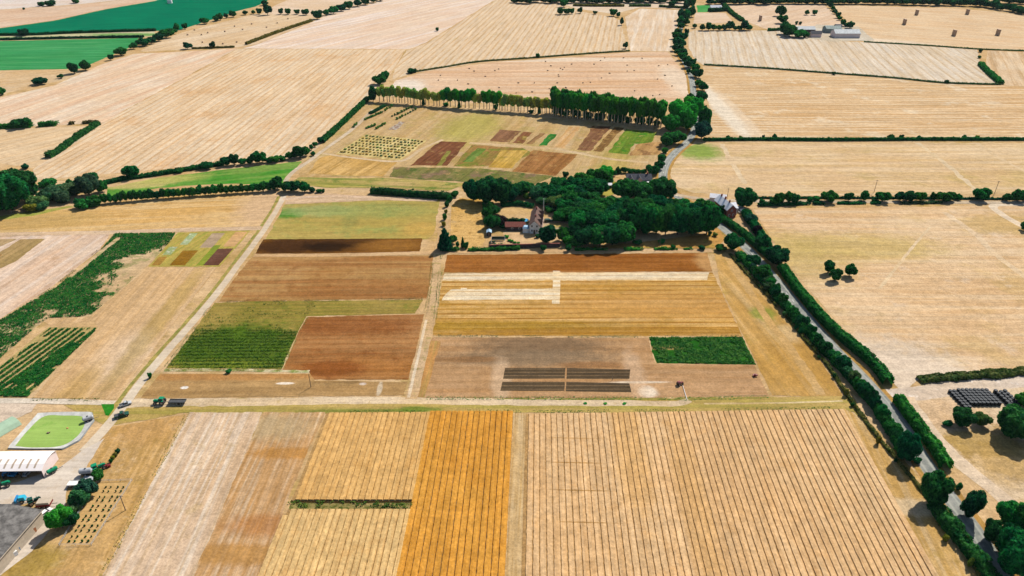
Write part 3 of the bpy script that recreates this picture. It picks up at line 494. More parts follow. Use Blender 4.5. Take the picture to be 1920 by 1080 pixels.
ribbon('track', [(880, 268), (960, 273), (1040, 279)], 3.2, FM('plot path b', (222, 190, 142), (214, 180, 130)), 'pale path through the middle of the patchwork', ragged=.8)
ribbon('track', [(1088, 290), (1068, 312), (1040, 336)], 3.2, FM('plot path c', (214, 180, 126), (206, 170, 114)), 'pale path down to the wood', ragged=.8)
ribbon('track', [(535, 340), (550, 322), (580, 302), (605, 283), (660, 243), (700, 205)], (3.0, 3.0), FM('pale lane', (226, 204, 174), (216, 190, 156)), 'narrow pale lane curving up beside the long hedge', ragged=.3)
ribbon('track', [(605, 288), (680, 298), (752, 302), (790, 280), (830, 262)], 2.6, FM('plot path d', (226, 196, 154), (218, 186, 140)), 'pale path round the yellow bush plot', ragged=.5)
plot([(728, 243), (742, 244), (760, 229), (748, 228)], (216, 206, 196), 'pale gravel square with a rusty heap', (196, 176, 160), patch=[((140, 100, 90), 3, .52, .05, .8)])
sheet('grass_patch', [(560, 333), (730, 334), (880, 344), (840, 358), (700, 352), (610, 352), (540, 345)], FM('scrubby grass', (186, 172, 96), (206, 178, 118), row=ang((560, 340), (800, 348)), streak=((120, 140, 60), .7, 4), patch=[((90, 130, 50), 12, .56, .05, .6)]), 'scrubby grass strip before the level hedge', cat='grass')
sheet('bare_ground', [(533, 364), (610, 362), (700, 368), (826, 373), (700, 376), (535, 383)], FM('pinkish bare', (222, 184, 142), (228, 196, 158), streak=((206, 166, 116), .5, 4)), 'pinkish bare strip above the fading field', cat='ground')

# ------------------------------------------------------------------ farm tracks, road
ft = FM('pale earth', (236, 214, 182), (226, 200, 164), patch=[((204, 176, 130), 4, .64, .05, .5)], grain=.1)
ribbon('track', [(532, 368), (520, 392), (492, 436), (450, 492), (410, 546), (360, 606), (312, 660), (262, 720), (228, 766), (190, 812), (158, 846)], (2.8, 3.4), ft, 'long straight pale farm track on the left', ragged=.22)
ribbon('verge', [(532, 368), (520, 392), (492, 436), (450, 492), (410, 546), (360, 606), (312, 660), (262, 720), (236, 755)], 1.5, FM('weed verge', (150, 150, 80), (190, 170, 100), big=5), 'weedy green verge on the right of the long farm track', ragged=.4, off=-2.6, cat='grass')
ribbon('track', [(-80, 444), (0, 440), (200, 436), (350, 431), (490, 428)], 4.2, FM('pale earth b', (228, 196, 158), (218, 182, 140)), 'level pale track above the crop strips, left', ragged=.5)
ribbon('track', [(846, 372), (836, 410), (822, 472), (816, 540), (806, 600), (790, 670), (772, 748)], (3.8, 4.0), FM('pale earth c', (222, 186, 140), (212, 174, 124), patch=[((170, 156, 92), 3, .58, .05, .7)]), 'middle track running up to the wood', ragged=.5)
ribbon('track', [(804, 600), (789, 670), (772, 746)], 1.0, FM('wheel rut', (240, 214, 176), (230, 200, 158)), 'pale wheel rut on the middle track', ragged=.2, off=-1.0)
ribbon('track', [(476, 479), (650, 478), (816, 474), (1000, 471), (1200, 470), (1335, 470)], 3.2, FM('pale earth d', (226, 186, 134), (216, 174, 122)), 'level pale track below the garden wall', ragged=.4)
ribbon('track', [(530, 374), (620, 368), (740, 374), (820, 376)], 3.0, FM('pale earth d2', (230, 196, 160), (222, 186, 146)), 'pale track above the fading green field', ragged=.5)
ribbon('track', [(-80, 752), (60, 752), (215, 756)], 2.6, FM('pale earth e', (238, 218, 190), (228, 204, 170)), 'level pale track above the green pond', ragged=.3)
sheet('yard', [(158, 842), (196, 822), (150, 896), (162, 898), (168, 905), (126, 915), (122, 950), (100, 985), (60, 1034), (0, 1080), (-80, 1130), (-80, 1070), (0, 1045), (80, 962), (70, 940), (30, 950), (-80, 935), (-80, 905), (30, 905), (90, 885), (110, 878)],
      FM('yard concrete', (235, 216, 192), (226, 204, 178), patch=[((214, 190, 160), 6, .6, .05, .5)], grain=.08), 'pale concrete farmyard by the white shed', cat='yard')
sheet('bare_ground', [(-80, 755), (70, 757), (60, 772), (20, 790), (-80, 830)], FM('pale yard', (232, 206, 176), (222, 192, 158)), 'pale bare ground left of the green pond', cat='ground')
sheet('grass_patch', [(190, 758), (214, 758), (214, 766), (204, 780), (198, 779)], FM('lush', (40, 140, 40), (70, 150, 50)), 'small bright green grass corner beside the farm track', 'stuff', 'grass', amt=.3)

def road_mat():
    b = NB('road'); pos = b.n("NewGeometry").outputs["Position"]; uv = b.n("TexCoord").outputs["UV"]
    sx = b.n("SeparateXYZ"); b.put(sx.inputs[0], uv); d = b.math('ABSOLUTE', b.math('SUBTRACT', sx.outputs[0], 0.5))
    col = b.mix(b.ramp(b.noise(pos, 1 / 4.0, 5, .7), .35, .65), A(140, 146, 146), A(186, 188, 184))
    wl = b.math('ABSOLUTE', b.math('SUBTRACT', d, 0.25))
    col = b.mix(b.math('MULTIPLY', b.ramp(wl, .10, .02), .6), col, A(208, 210, 204))
    col = b.mix(b.math('MULTIPLY', b.ramp(d, .42, .5), .6), col, A(196, 180, 150))
    b.put(b.b.inputs["Base Color"], col); b.b.inputs["Roughness"].default_value = .85
    return b.m
ROAD = [(1292, -30), (1291, 0), (1288, 22), (1281, 40), (1275, 60), (1271, 85), (1277, 105), (1290, 128), (1297, 150), (1300, 172), (1303, 200), (1305, 232), (1292, 262), (1266, 286), (1250, 306), (1243, 330), (1250, 352), (1286, 380), (1330, 407), (1352, 425), (1398, 464), (1445, 515), (1500, 580), (1560, 650), (1620, 712), (1680, 782), (1720, 846), (1772, 922), (1830, 1000), (1890, 1095), (1950, 1200)]
RC = smooth([G(*p) for p in ROAD], 6)
ribbon('verge', None, 8.4, FM('road verge', (206, 160, 92), (190, 150, 84), patch=[((120, 130, 60), 5, .6, .05, .6)]), 'dry grass verge along both sides of the road', ragged=.5, pts=RC, cat='verge')
ribbon('road', None, 5.1, road_mat(), 'grey country road winding up the right side', ragged=.08, pts=RC, cat='road')
wl = flat_mat('road paint', (0.55, 0.55, 0.52), albedo=True)
mk = MB(); acc = 0.0; zz = nextz() + .004
for i in range(len(RC) - 1):
    a, b_ = RC[i], RC[i + 1]; L = (b_ - a).length; d = (b_ - a) / max(L, 1e-6); nrm = Vector((-d.y, d.x, 0)); t = (6 - acc % 6) % 6
    while t + 2.2 < L:
        p, q = a + d * t, a + d * (t + 2.0)
        mk.add([(p.x + nrm.x * .07, p.y + nrm.y * .07, zz), (p.x - nrm.x * .07, p.y - nrm.y * .07, zz), (q.x - nrm.x * .07, q.y - nrm.y * .07, zz), (q.x + nrm.x * .07, q.y + nrm.y * .07, zz)], [(0, 1, 2, 3)]); t += 6
    acc += L
tag(mk.build('road_marking', wl), 'broken white centre line painted on the country road', 'road marking', None, 'structure')
ribbon('lane', [(1255, 362), (1300, 371), (1360, 376), (1500, 378), (1700, 379), (1850, 380), (1990, 380)], 3.6, FM('side lane', (222, 200, 170), (214, 188, 154)), 'pale side lane under the row of lane trees', ragged=.3, cat='lane')

# ------------------------------------------------------------------ plants
def quads(P, N, size, rng, jit=.55):
    """leaf clumps: one tilted four-sided face per point, facing roughly outwards"""
    n = len(P); N = N + rng.normal(0, jit, (n, 3)); N /= np.linalg.norm(N, axis=1)[:, None] + 1e-9
    T = np.cross(N, rng.normal(0, 1, (n, 3))); T /= np.linalg.norm(T, axis=1)[:, None] + 1e-9; B = np.cross(N, T)
    s = (size * rng.uniform(.6, 1.3, n))[:, None]; k = rng.uniform(.55, 1.0, (n, 1))
    V = np.stack([P - T * s - B * s * k, P + T * s * .7 - B * s * k, P + T * s + B * s * k * .8, P - T * s * .6 + B * s * k], 1).reshape(-1, 3)
    Fc = np.arange(4 * n).reshape(-1, 4); return V, Fc
def np_mesh(name, V, Fc):
    me = bpy.data.meshes.new(name); nv, nf = len(V), len(Fc); k = Fc.shape[1]
    me.vertices.add(nv); me.vertices.foreach_set("co", np.asarray(V, np.float32).ravel())
    me.loops.add(nf * k); me.loops.foreach_set("vertex_index", np.asarray(Fc, np.int32).ravel())
    me.polygons.add(nf); me.polygons.foreach_set("loop_start", np.arange(0, nf * k, k, dtype=np.int32))
    me.update(calc_edges=True); return me
def sphere_pts(n, rng):
    v = rng.normal(0, 1, (n, 3)); return v / np.linalg.norm(v, axis=1)[:, None]
def blob_core(lumps, rng, shrink=.86):
    vs, fs = [], []
    nu, nv = 12, 7
    for (c, r) in lumps:
        k = len(vs)
        for j in range(nv + 1):
            t = math.pi * j / nv
            for i in range(nu):
                p = 2 * math.pi * i / nu; d = np.array([math.sin(t) * math.cos(p), math.sin(t) * math.sin(p), math.cos(t)])
                vs.append(c + d * r * shrink * (1 + .18 * mnoise.noise(Vector(d * 2.2 + c * 3))))
        for j in range(nv):
            for i in range(nu):
                a, b = k + j * nu + i, k + j * nu + (i + 1) % nu; fs.append((a, a + nu, b + nu, b))
    return np.array(vs), np.array(fs)
def crown_mesh(name, seed, nl=9, n=1500, leaf=.05, low=.2, shape='round', core=True):
    """unit crown: about 1 wide, reaching from low to 1 in height"""
    rng = np.random.default_rng(seed); mid = (1 + low) / 2; hz = (1 - low) / 2; lumps = []
    if shape == 'round':
        lumps.append((np.array([rng.normal(0, .03), rng.normal(0, .03), mid - .03]), np.array([.33, .33, hz * .76])))
        for i in range(nl):
            d = sphere_pts(1, rng)[0]; d[2] = d[2] * .8 + .12
            r = rng.uniform(.10, .22); q = rng.uniform(.28, .44); lumps.append((np.array([d[0] * q, d[1] * q, mid + d[2] * hz * .68]), np.array([r, r, r * hz / .42])))
    elif shape == 'tall':
        for i in range(nl):
            z = low + (1 - low) * (i + .5) / nl; r = rng.uniform(.9, 1.12) * .52 * min(1.0, .55 + .5 * (i + .5) / nl) * (1 if i < nl - 1 else .6)
            lumps.append((np.array([rng.normal(0, .05), rng.normal(0, .05), z]), np.array([r, r, (1 - low) / nl * 1.0])))
    elif shape == 'cone':
        for i in range(nl):
            t = (i + .5) / nl; r = .5 * (1 - t) ** .75 + .04
            lumps.append((np.array([rng.normal(0, .03), rng.normal(0, .03), low + (1 - low) * t]), np.array([r, r, (1 - low) / nl * .95])))
    elif shape == 'bush':
        lumps.append((np.array([0, 0, .42]), np.array([.38, .38, .44])))
        for i in range(nl):
            a = rng.uniform(0, 6.28); r = rng.uniform(.16, .26); q = rng.uniform(.15, .34)
            lumps.append((np.array([math.cos(a) * q, math.sin(a) * q, rng.uniform(.3, .74)]), np.array([r, r, r * 1.15])))
    Ps, Ns = [], []
    area = np.array([r[0] * (r[0] + r[2]) for _, r in lumps]); area /= area.sum()
    for (c, r), a in zip(lumps, area):
        d = sphere_pts(max(8, int(n * 1.6 * a)), rng); p = c + d * r * rng.uniform(.9, 1.1, (len(d), 1))
        keep = np.ones(len(p), bool)
        for (c2, r2) in lumps:
            if c2 is c: continue
            keep &= (((p - c2) / (r2 * .88)) ** 2).sum(1) > 1
        keep &= p[:, 2] > low * .7
        Ps.append(p[keep]); nn = d[keep] / r; Ns.append(nn / np.linalg.norm(nn, axis=1)[:, None])
    P, N = np.concatenate(Ps), np.concatenate(Ns)
    V, Fq = quads(P, N, leaf, rng, .7); cv, cf = blob_core(lumps, rng)
    if not core: return np_mesh(name, V, Fq)
    return np_mesh(name, np.concatenate([V, cv]), np.concatenate([Fq, cf + len(V)]))
def trunk_mesh(name, seed, top=.55, r=.035, limbs=5):
    rng = random.Random(seed); m = MB(); m.cyl((0, 0, -.02), (0, 0, top * .6), r, r * .7, 8); m.cyl((0, 0, top * .6), (.02, .01, top), r * .7, r * .35, 7)
    for i in range(limbs):
        a = 6.28 * i / max(1, limbs) + rng.uniform(-.4, .4); z = top * rng.uniform(.5, .85)
        m.cyl((0, 0, z), (math.cos(a) * .22, math.sin(a) * .22, z + rng.uniform(.1, .22)), r * .45, r * .15, 6)
    return mesh(name, m.v, m.f)
KIND = {}
def kind(key, label, crowns, trunk, mat, bark='bark'):
    cs = []
    for c in crowns:
        c2 = c.copy(); c2.materials.clear(); c2.materials.append(M[mat]); cs.append(c2)
    t = None
    if trunk:
        t = trunk.copy(); t.materials.clear(); t.materials.append(M[bark])
    KIND[key] = (label, cs, t)
CR = [crown_mesh('crown', s, 13 + s % 3, 2600, .042, .05) for s in range(5)]
CRL = [crown_mesh('crown', 20 + s, 17, 4200, .033, .04) for s in range(3)]
CRS = [crown_mesh('crown', 40 + s, 9, 1100, .052, .08) for s in range(4)]
TALL = [crown_mesh('crown', 60 + s, 7, 800, .075, .45, 'tall') for s in range(3)]
TALLT = [crown_mesh('crown', 66 + s, 4, 330, .085, .52, 'tall', False) for s in range(3)]
CON = [crown_mesh('crown', 80 + s, 9, 1100, .055, .06, 'cone') for s in range(2)]
BU = [crown_mesh('foliage', 90 + s, 9, 900, .058, .0, 'bush') for s in range(4)]
BUS = [crown_mesh('foliage', 100 + s, 4, 90, .16, .0, 'bush') for s in range(3)]
TR = trunk_mesh('trunk', 1); TRT = trunk_mesh('trunk', 2, .8, .05, 6); TRS = trunk_mesh('trunk', 3, .5, .04, 4)
kind('t', 'dark round tree', CR, TR, 'leaf'); kind('m', 'mid green tree', CR, TR, 'leaf_mid'); kind('b', 'bright green tree', CRL, TR, 'leaf_bright')
kind('L', 'large dark tree', CRL, TR, 'leaf'); kind('D', 'large green tree', CRL, TR, 'leaf_mid'); kind('g', 'grey green tree', CR, TR, 'leaf_grey')
kind('s', 'small dark tree', CRS, TRS, 'leaf'); kind('S', 'small green tree', CRS, TRS, 'leaf_mid')
kind('p', 'dark purple tree', CR, TR, 'leaf_purple'); kind('y', 'yellowish tree', CR, TR, 'leaf_yellow')
kind('P', 'tall dark poplar', TALL, TRT, 'leaf_pop', 'bark_pale'); kind('Q', 'thin pale poplar', TALLT, TRT, 'leaf_pale', 'bark_pale')
kind('R', 'slender green poplar', TALL, TRT, 'leaf_bright', 'bark_pale')
kind('c', 'dark conifer', CON, TRS, 'leaf'); kind('h', 'dark bush', BU, None, 'leaf'); kind('H', 'mid green bush', BU, None, 'leaf_mid')
kind('G', 'grey green bush', BU, None, 'leaf_grey'); kind('Y', 'yellow green bush', BU, None, 'leaf_yellow'); kind('B', 'bright green bush', BU, None, 'leaf_bright')
kind('q', 'small pale green shrub', BUS, None, 'leaf_straw'); kind('w', 'tiny dark shrub', BUS, None, 'leaf'); kind('v', 'small green shrub', BUS, None, 'leaf_nurs')
def plant(k, loc, wd, ht, label, group=None, cat=None):
    lab, cs, t = KIND[k]; tall = k in 'PQR'
    me = cs[R.randrange(len(cs))]; rz = R.uniform(0, 6.28)
    if t is None:
        o = link('bush' if k in 'hHGYB' else 'shrub', me); o.location = loc; o.rotation_euler = (0, 0, rz); o.scale = (wd, wd * R.uniform(.85, 1.15), ht)
        return tag(o, label, cat or ('bush' if k in 'hHGYB' else 'shrub'), group)
    nm = 'poplar' if tall else ('conifer' if k == 'c' else 'tree')
    e = empty(nm, loc, rz); tag(e, label, cat or 'tree', group)
    c = link('crown', me, None, e); c.scale = (wd, wd * R.uniform(.88, 1.12), ht)
    tr = link('trunk', t, None, e); tw = min(wd, ht) if not tall else max(wd * 1.5, 4.5); tr.scale = (tw, tw, ht); return e
def size_from(x, y, wpx, hpx):
    m = mpp(y); wd = wpx * m; r = wd / 2; d = dep(y); h = max((hpx * m - r * math.sin(d) * .8) / math.cos(d), wd * .55); return wd, h
def row(items, where, group, order='x', end='from the left', adj=None):
    """items: (x, y of the foot, width, height in survey pixels, kind)"""
    its = sorted(items, key=(lambda q: q[0]) if order == 'x' else (lambda q: -q[1]))
    for i, (x, y, wp, hp, k) in enumerate(its):
        wd, h = size_from(x, y, wp, hp); p = G(x, y); p.z = .12
        plant(k, p, wd, h, f"{KIND[k][0] if not adj else adj}, {nth(i + 1)} {end} {where}" if len(its) > 1 else f"{KIND[k][0]} {where}", group if len(its) > 1 else None)
def P4(txt, k0='t'):
    out = []
    for q in txt.split():
        a = q.split(','); out.append((float(a[0]), float(a[1]), float(a[2]), float(a[3]), a[4] if len(a) > 4 else k0))
    return out
def hedge(px, wd, ht, mat, label, leaf=.3, dens=7.0, pts=None, gaps=0.0, name='hedge', cat='hedge', wild=.25):
    c = pts if pts is not None else smooth([G(*p) for p in px]); rng = np.random.default_rng(len(label) * 7 + int(abs(c[0].x) * 10) % 97)
    c = jag(c, 1.2, 0.0, False); n = len(c); L = sum((c[i + 1] - c[i]).length for i in range(n - 1))
    ar = np.array([[p.x, p.y] for p in c]); dd = np.gradient(ar, axis=0); dd /= np.linalg.norm(dd, axis=1)[:, None] + 1e-9; nr = np.stack([-dd[:, 1], dd[:, 0]], 1)
    hs = np.array([1 + wild * mnoise.noise(Vector((p.x * .25, p.y * .25, 0))) + wild * .8 * mnoise.noise(Vector((p.x * .9, p.y * .9, 4))) for p in c])
    ws = np.array([1 + wild * mnoise.noise(Vector((p.x * .3, p.y * .3, 7))) for p in c])
    gp = np.array([mnoise.noise(Vector((p.x * .11, p.y * .11, 11))) for p in c]) > (-1 if gaps == 0 else -.5 + gaps)
    hs = np.where(gp, hs, .12)
    m = int(L * (wd + 2 * ht) * dens * 1.4); t = rng.uniform(0, n - 1.001, m); i = t.astype(int); f = (t - i)[:, None]
    base = ar[i] * (1 - f) + ar[i + 1] * f; N2 = nr[i]; a = rng.uniform(0, math.pi, m)
    ca, sa = np.cos(a), np.sin(a); e = .55
    cx = np.sign(ca) * np.abs(ca) ** e * wd / 2 * ws[i] * rng.uniform(.9, 1.12, m); cz = sa ** e * ht * hs[i] * rng.uniform(.9, 1.12, m)
    keep = gp[i]
    Pp = np.stack([base[:, 0] + N2[:, 0] * cx, base[:, 1] + N2[:, 1] * cx, cz + .08], 1)[keep]
    Nn = np.stack([N2[:, 0] * ca, N2[:, 1] * ca, sa], 1)[keep]
    V, Fq = quads(Pp, Nn, leaf * .8, rng, .75)
    pr = [(-.42, 0), (-.42, .6), (-.3, .84), (0, .9), (.3, .84), (.42, .6), (.42, 0)]; cv, cf = [], []
    for j in range(n):
        for (u, z) in pr: cv.append((ar[j, 0] + nr[j, 0] * u * wd * ws[j], ar[j, 1] + nr[j, 1] * u * wd * ws[j], z * ht * hs[j]))
    k = len(pr)
    for j in range(n - 1):
        if gp[j] and gp[j + 1] and ht > .4:
            for u in range(k - 1): cf.append((j * k + u, j * k + u + 1, (j + 1) * k + u + 1, (j + 1) * k + u))
    if cf: V, Fq = np.concatenate([V, np.array(cv)]), np.concatenate([Fq, np.array(cf) + len(V)])
    o = link(name, np_mesh(name, V, Fq), M[mat]); return tag(o, label, cat)

# trees: far left and top
row(P4("4,178,16,15,m 77,158,24,15,t 115,147,11,9,s 140,138,20,22,t 161,132,20,20,t 208,113,12,12,s 228,104,22,16,t 251,92,16,13,s 270,86,24,16,t 284,82,18,13,t 298,77,20,15,t 312,71,24,17,t 324,64,14,12,s 333,58,12,15,s 347,55,11,12,s 384,45,18,13,s 405,40,12,11,s 413,38,14,14,s 425,34,10,9,s 438,32,16,12,s 460,28,12,9,s 475,26,10,7,s 487,27,10,12,s 502,28,16,22,s 496,10,16,10,s"), 'in the line beside the pale peach field', 'trees in the straggling tree line, far left')
row(P4("527,27,12,11,s 540,27,14,12,s 557,27,12,10,s 574,28,16,12,s 595,36,20,18,s 612,29,14,12,s 625,26,20,15,s 640,21,20,14,s 655,17,18,16,s 670,12,18,14,s 685,9,18,14,s 700,5,16,12,s 714,2,16,10,s"), 'in the dense tree line above the pinkish field', 'trees in the dense line above the pinkish field')
for (x, y, a, b, k, lb) in ((352, 92, 16, 14, 's', 'round dark tree on the field edge, nearest the tree line'), (400, 90, 11, 13, 's', 'smaller dark tree on the field edge with a short hedge'), (47, 67, 20, 15, 's', 'dark tree on the hedge before the dark green field'), (78, 11, 14, 6, 'h', 'smaller dark bush on the far pale field'), (95, 11, 18, 9, 'h', 'larger dark bush on the far pale field'), (143, 6, 14, 4, 'h', 'flat dark bush farthest away on the pale field'), (45, 18, 5, 4, 'h', 'tiny dark bush at the far edge of the pale field'), (43, 239, 30, 21, 't', 'round dark tree standing in a low hedge at the left edge'), (820, 58, 6, 7, 'h', 'lone dark bush on the ridge line of the striped field'), (1008, 108, 8, 8, 'h', 'lone dark bush on the edge above the bale field'), (248, 333, 26, 27, 't', 'round dark tree alone on the edge of the huge stubble field'), (48, 316, 14, 10, 'h', 'dark bush behind the big left trees')):
    wd, h = size_from(x, y, a, b); p = G(x, y); p.z = .1; plant(k, p, wd, h, lb)
hedge([(-30, 67), (60, 66), (150, 62), (293, 58)], 3, 2.4, 'leaf_hedge_dark', 'thin dark hedge along the near edge of the dark green field', .6, 2.2)
hedge([(-30, 76), (60, 74), (150, 72), (270, 70)], 3, 2.0, 'leaf_hedge_dark', 'thin dark hedge above the lighter green field', .6, 2.2)
hedge([(462, 84), (520, 62), (585, 40)], 3, 2.5, 'leaf_hedge_dry', 'thin hedge climbing beside the pinkish field to the trees', .6, 2.2)
hedge([(360, 92), (440, 89)], 2.4, 1.6, 'leaf_hedge_dry', 'short low hedge between two far stubble fields, left', .5, 2.2)
hedge([(-30, 242), (30, 239), (60, 238), (116, 234)], 4, 2.6, 'leaf_hedge', 'low hedge running from the left edge under a round tree', .5, 3, gaps=.05)
hedge([(130, 233), (185, 230)], 3, 1.6, 'leaf_hedge_dry', 'broken end of the low hedge at the left', .5, 3, gaps=.2)
hedge([(184, 234), (150, 256), (112, 284), (90, 297)], 4.5, 2.6, 'leaf_hedge', 'diagonal hedge down the edge of the huge stubble field', .5, 3, wild=.4)
row(P4("1050,27,14,13,s 1062,27,14,12,s 1072,26,10,11,s 1057,13,14,14,s 1088,25,10,12,s 1116,27,9,7,s 1150,30,14,14,s 1159,32,10,9,s 1165,47,9,14,s 1173,91,10,13,s 1259,14,13,13,s 1138,10,8,5,s"), 'scattered in the top centre fields', 'scattered trees at the top centre')
bl = [(965 + 13.5 * i, 5 + (i % 3) - .054 * i, 18 + i % 4 * 3, 9 + i % 3 * 2) for i in range(24)]
for i in range(44):
    x = 1335 + 13.6 * i; bl.append((x, 8 if x < 1640 else 8 + (x - 1640) / 200 * 4 + max(0, x - 1840) * .16, 19 + i * 7 % 5 * 2, 10 + i * 5 % 4 * 1.6))
bl += [(1340 + 22 * i, -2 + max(0, i - 18) * 1.2, 26, 13) for i in range(27)]
Vs, Fs, k_ = [], [], 0
for (x, y, wp, hp) in bl:
    me = CRS[R.randrange(4)]; wd, h = size_from(x, y, wp, hp); p = G(x + R.uniform(-3, 3), y + R.uniform(-.7, .7)); h *= R.uniform(.8, 1.2)
    v = np.array([q.co for q in me.vertices]) * np.array([wd * R.uniform(.9, 1.25), wd, h]) + np.array([p.x, p.y, 0])
    f = np.array([q.vertices for q in me.polygons]); Vs.append(v); Fs.append(f + k_); k_ += len(v)
tag(link('far_tree_belt', np_mesh('far_tree_belt', np.concatenate(Vs), np.concatenate(Fs)), leaf_mat('leaf far belt', (0.003, 0.040, 0.018), (0.014, 0.098, 0.030), 6.0)), 'far dark belt of trees along the top edge', 'tree belt', None, 'stuff')
hedge([(1075, 11), (1110, 12), (1170, 12)], 5, 2.4, 'leaf_hedge_dry', 'far broken hedge at the top centre', .8, 2)
hedge([(1180, 12), (1220, 12)], 5, 2.4, 'leaf_hedge_dry', 'short far hedge left of the road', .8, 2)
hedge([(1236, 13), (1290, 16)], 5, 2.2, 'leaf_hedge_dry', 'short far hedge touching the road trees', .8, 2)
# the hedges without a crop between, dry field edges
hedge([(772, 136), (830, 127), (900, 116), (1000, 109), (1090, 102), (1180, 96)], 2.2, 1.1, 'leaf_hedge_dry', 'thin dry field edge above the bale field', .45, 2)
hedge([(1320, 122), (1440, 129), (1560, 138), (1680, 147), (1770, 156), (1876, 159)], 2.2, 1.1, 'leaf_hedge_dry', 'thin dry field edge below the pale striped stubble', .45, 2)
hedge([(1838, 122), (1850, 135), (1876, 158)], 4.5, 3, 'leaf_hedge', 'short hedge at the corner of the pale striped field', .5, 3)
hedge([(1620, 79), (1740, 86), (1840, 93), (1960, 97)], 2.0, 1.0, 'leaf_hedge_dry', 'thin dry field edge below the straw stacks', .45, 2)
row(P4("1838,98,7,7,h 1836,109,7,5,h 1845,129,7,6,h"), 'beside the short hedge at the right', 'bushes beside the short hedge')
row(P4("1563,140,7,6,h 1774,156,9,7,h"), 'on the dry edge below the pale striped stubble', 'bushes on the dry edge')
# far part of the road
row(P4("1286,16,14,16,s 1298,15,14,26,s 1296,32,16,22,s 1278,38,20,21,s 1286,37,20,20,s 1276,47,20,16,s 1286,47,14,14,s 1275,54,16,12,s 1270,66,16,14,s 1287,66,12,12,s 1268,73,18,14,s 1281,76,20,16,s 1267,86,18,16,s 1277,87,20,16,s 1266,96,18,14,s 1276,96,16,14,s 1272,104,16,14,s 1282,104,14,14,s 1279,113,18,16,s 1286,119,20,16,s 1291,127,22,18,t 1300,123,10,14,s 1303,134,18,15,t 1291,138,11,10,S 1303,144,16,16,t 1310,146,16,18,t 1310,162,14,14,m 1317,170,19,17,t 1314,192,19,22,t 1294,191,15,17,t 1300,197,16,16,m 1322,206,8,9,h"), 'on the far road', 'trees along the far stretch of the road', 'y', 'from the near end')
row(P4("1302,53,10,9,s 1316,57,14,12,s 1328,57,16,15,s 1338,57,12,12,s 1348,57,14,11,s 1358,57,12,11,s 1367,56,16,17,s 1378,57,11,9,s 1386,57,12,10,s 1395,56,20,18,s 1404,57,14,11,s"), 'in the short hedge off the far road', 'trees of the short hedge right of the far road')
row(P4("1292,212,26,32,b 1304,219,28,36,b 1272,236,44,50,b 1287,244,45,52,b 1257,247,34,36,b"), 'in the bright clump ending the poplars', 'bright green trees at the end of the poplar row')
row(P4("1264,270,38,28,L 1250,275,24,24,t 1246,287,13,12,H 1317,242,28,44,D 1315,260,30,34,g 1240,305,16,18,t 1236,318,18,18,t 1228,326,14,12,h"), 'of those at the road bend', 'dark trees at the road bend')
# poplars
def lerp_line(t, pts):
    for (t0, x0, y0), (t1, x1, y1) in zip(pts, pts[1:]):
        if t <= t1: k = (t - t0) / (t1 - t0); return x0 + (x1 - x0) * k, y0 + (y1 - y0) * k
pl = [(0, 712, 190), (.28, 800, 197), (.6, 930, 206), (1, 1034, 215)]
its = []
for i in range(62):
    x, y = lerp_line(i / 61, pl); g_ = 830 < x < 888 or 905 < x < 938
    its.append((x + R.uniform(-2, 2), y + R.uniform(-.8, .8), R.uniform(10, 14) if g_ else R.uniform(10, 13), R.uniform(28, 34) if g_ else R.uniform(22, 29), ('R' if i % 3 else 'P') if g_ else 'Q'))
row(its, 'in the thin left poplar row', 'poplars in the thin left half of the row')
pr_ = [(0, 1036, 217), (.5, 1130, 228), (1, 1238, 239)]
its = []
for i in range(34):
    x, y = lerp_line(i / 33, pr_); its.append((x + R.uniform(-2, 2), y + R.uniform(-1, 1), R.uniform(10, 15), R.uniform(39, 45), 'P'))
row(its, 'in the front dense poplar row', 'front poplars in the dense right half of the row')
its = []
for i in range(26):
    x, y = lerp_line(i / 25, pr_); its.append((x + 3 + R.uniform(-2, 2), y - 7 + R.uniform(-1, 1), R.uniform(10, 15), R.uniform(38, 44), 'P'))
row(its, 'in the back dense poplar row', 'back poplars in the dense right half of the row')
row([(794, 197, 6, 17, 'c'), (861, 202, 6, 15, 'c'), (930, 206, 9, 12, 'h'), (1011, 213, 6, 15, 'c'), (836, 199, 12, 7, 'H'), (996, 212, 9, 7, 'H')], 'of those under the thin poplars', 'dark bushes under the thin poplars')
its = []
for i in range(17):
    x, y = lerp_line((i + .4) / 17, pr_); its.append((x + R.uniform(-2, 2), y - 2.5, R.uniform(11, 17), R.uniform(12, 18), 'h'))
row(its, 'in the undergrowth below dense poplars', 'undergrowth bushes below the dense poplars')
row(P4("700,190,18,30,t 712,158,24,20,t 722,151,20,19,t 704,180,10,16,m"), 'of the clump ending the long hedge', 'trees at the top of the long hedge')
row(P4("770,137,15,7,h 779,136,6,8,h"), 'on the field corner behind the poplars', 'bushes on the field corner')
hedge([(604, 268), (640, 235), (668, 208), (690, 187)], 3.6, 2.6, 'leaf_hedge_dark', 'long dark hedge climbing to the poplar row', .5, 4)
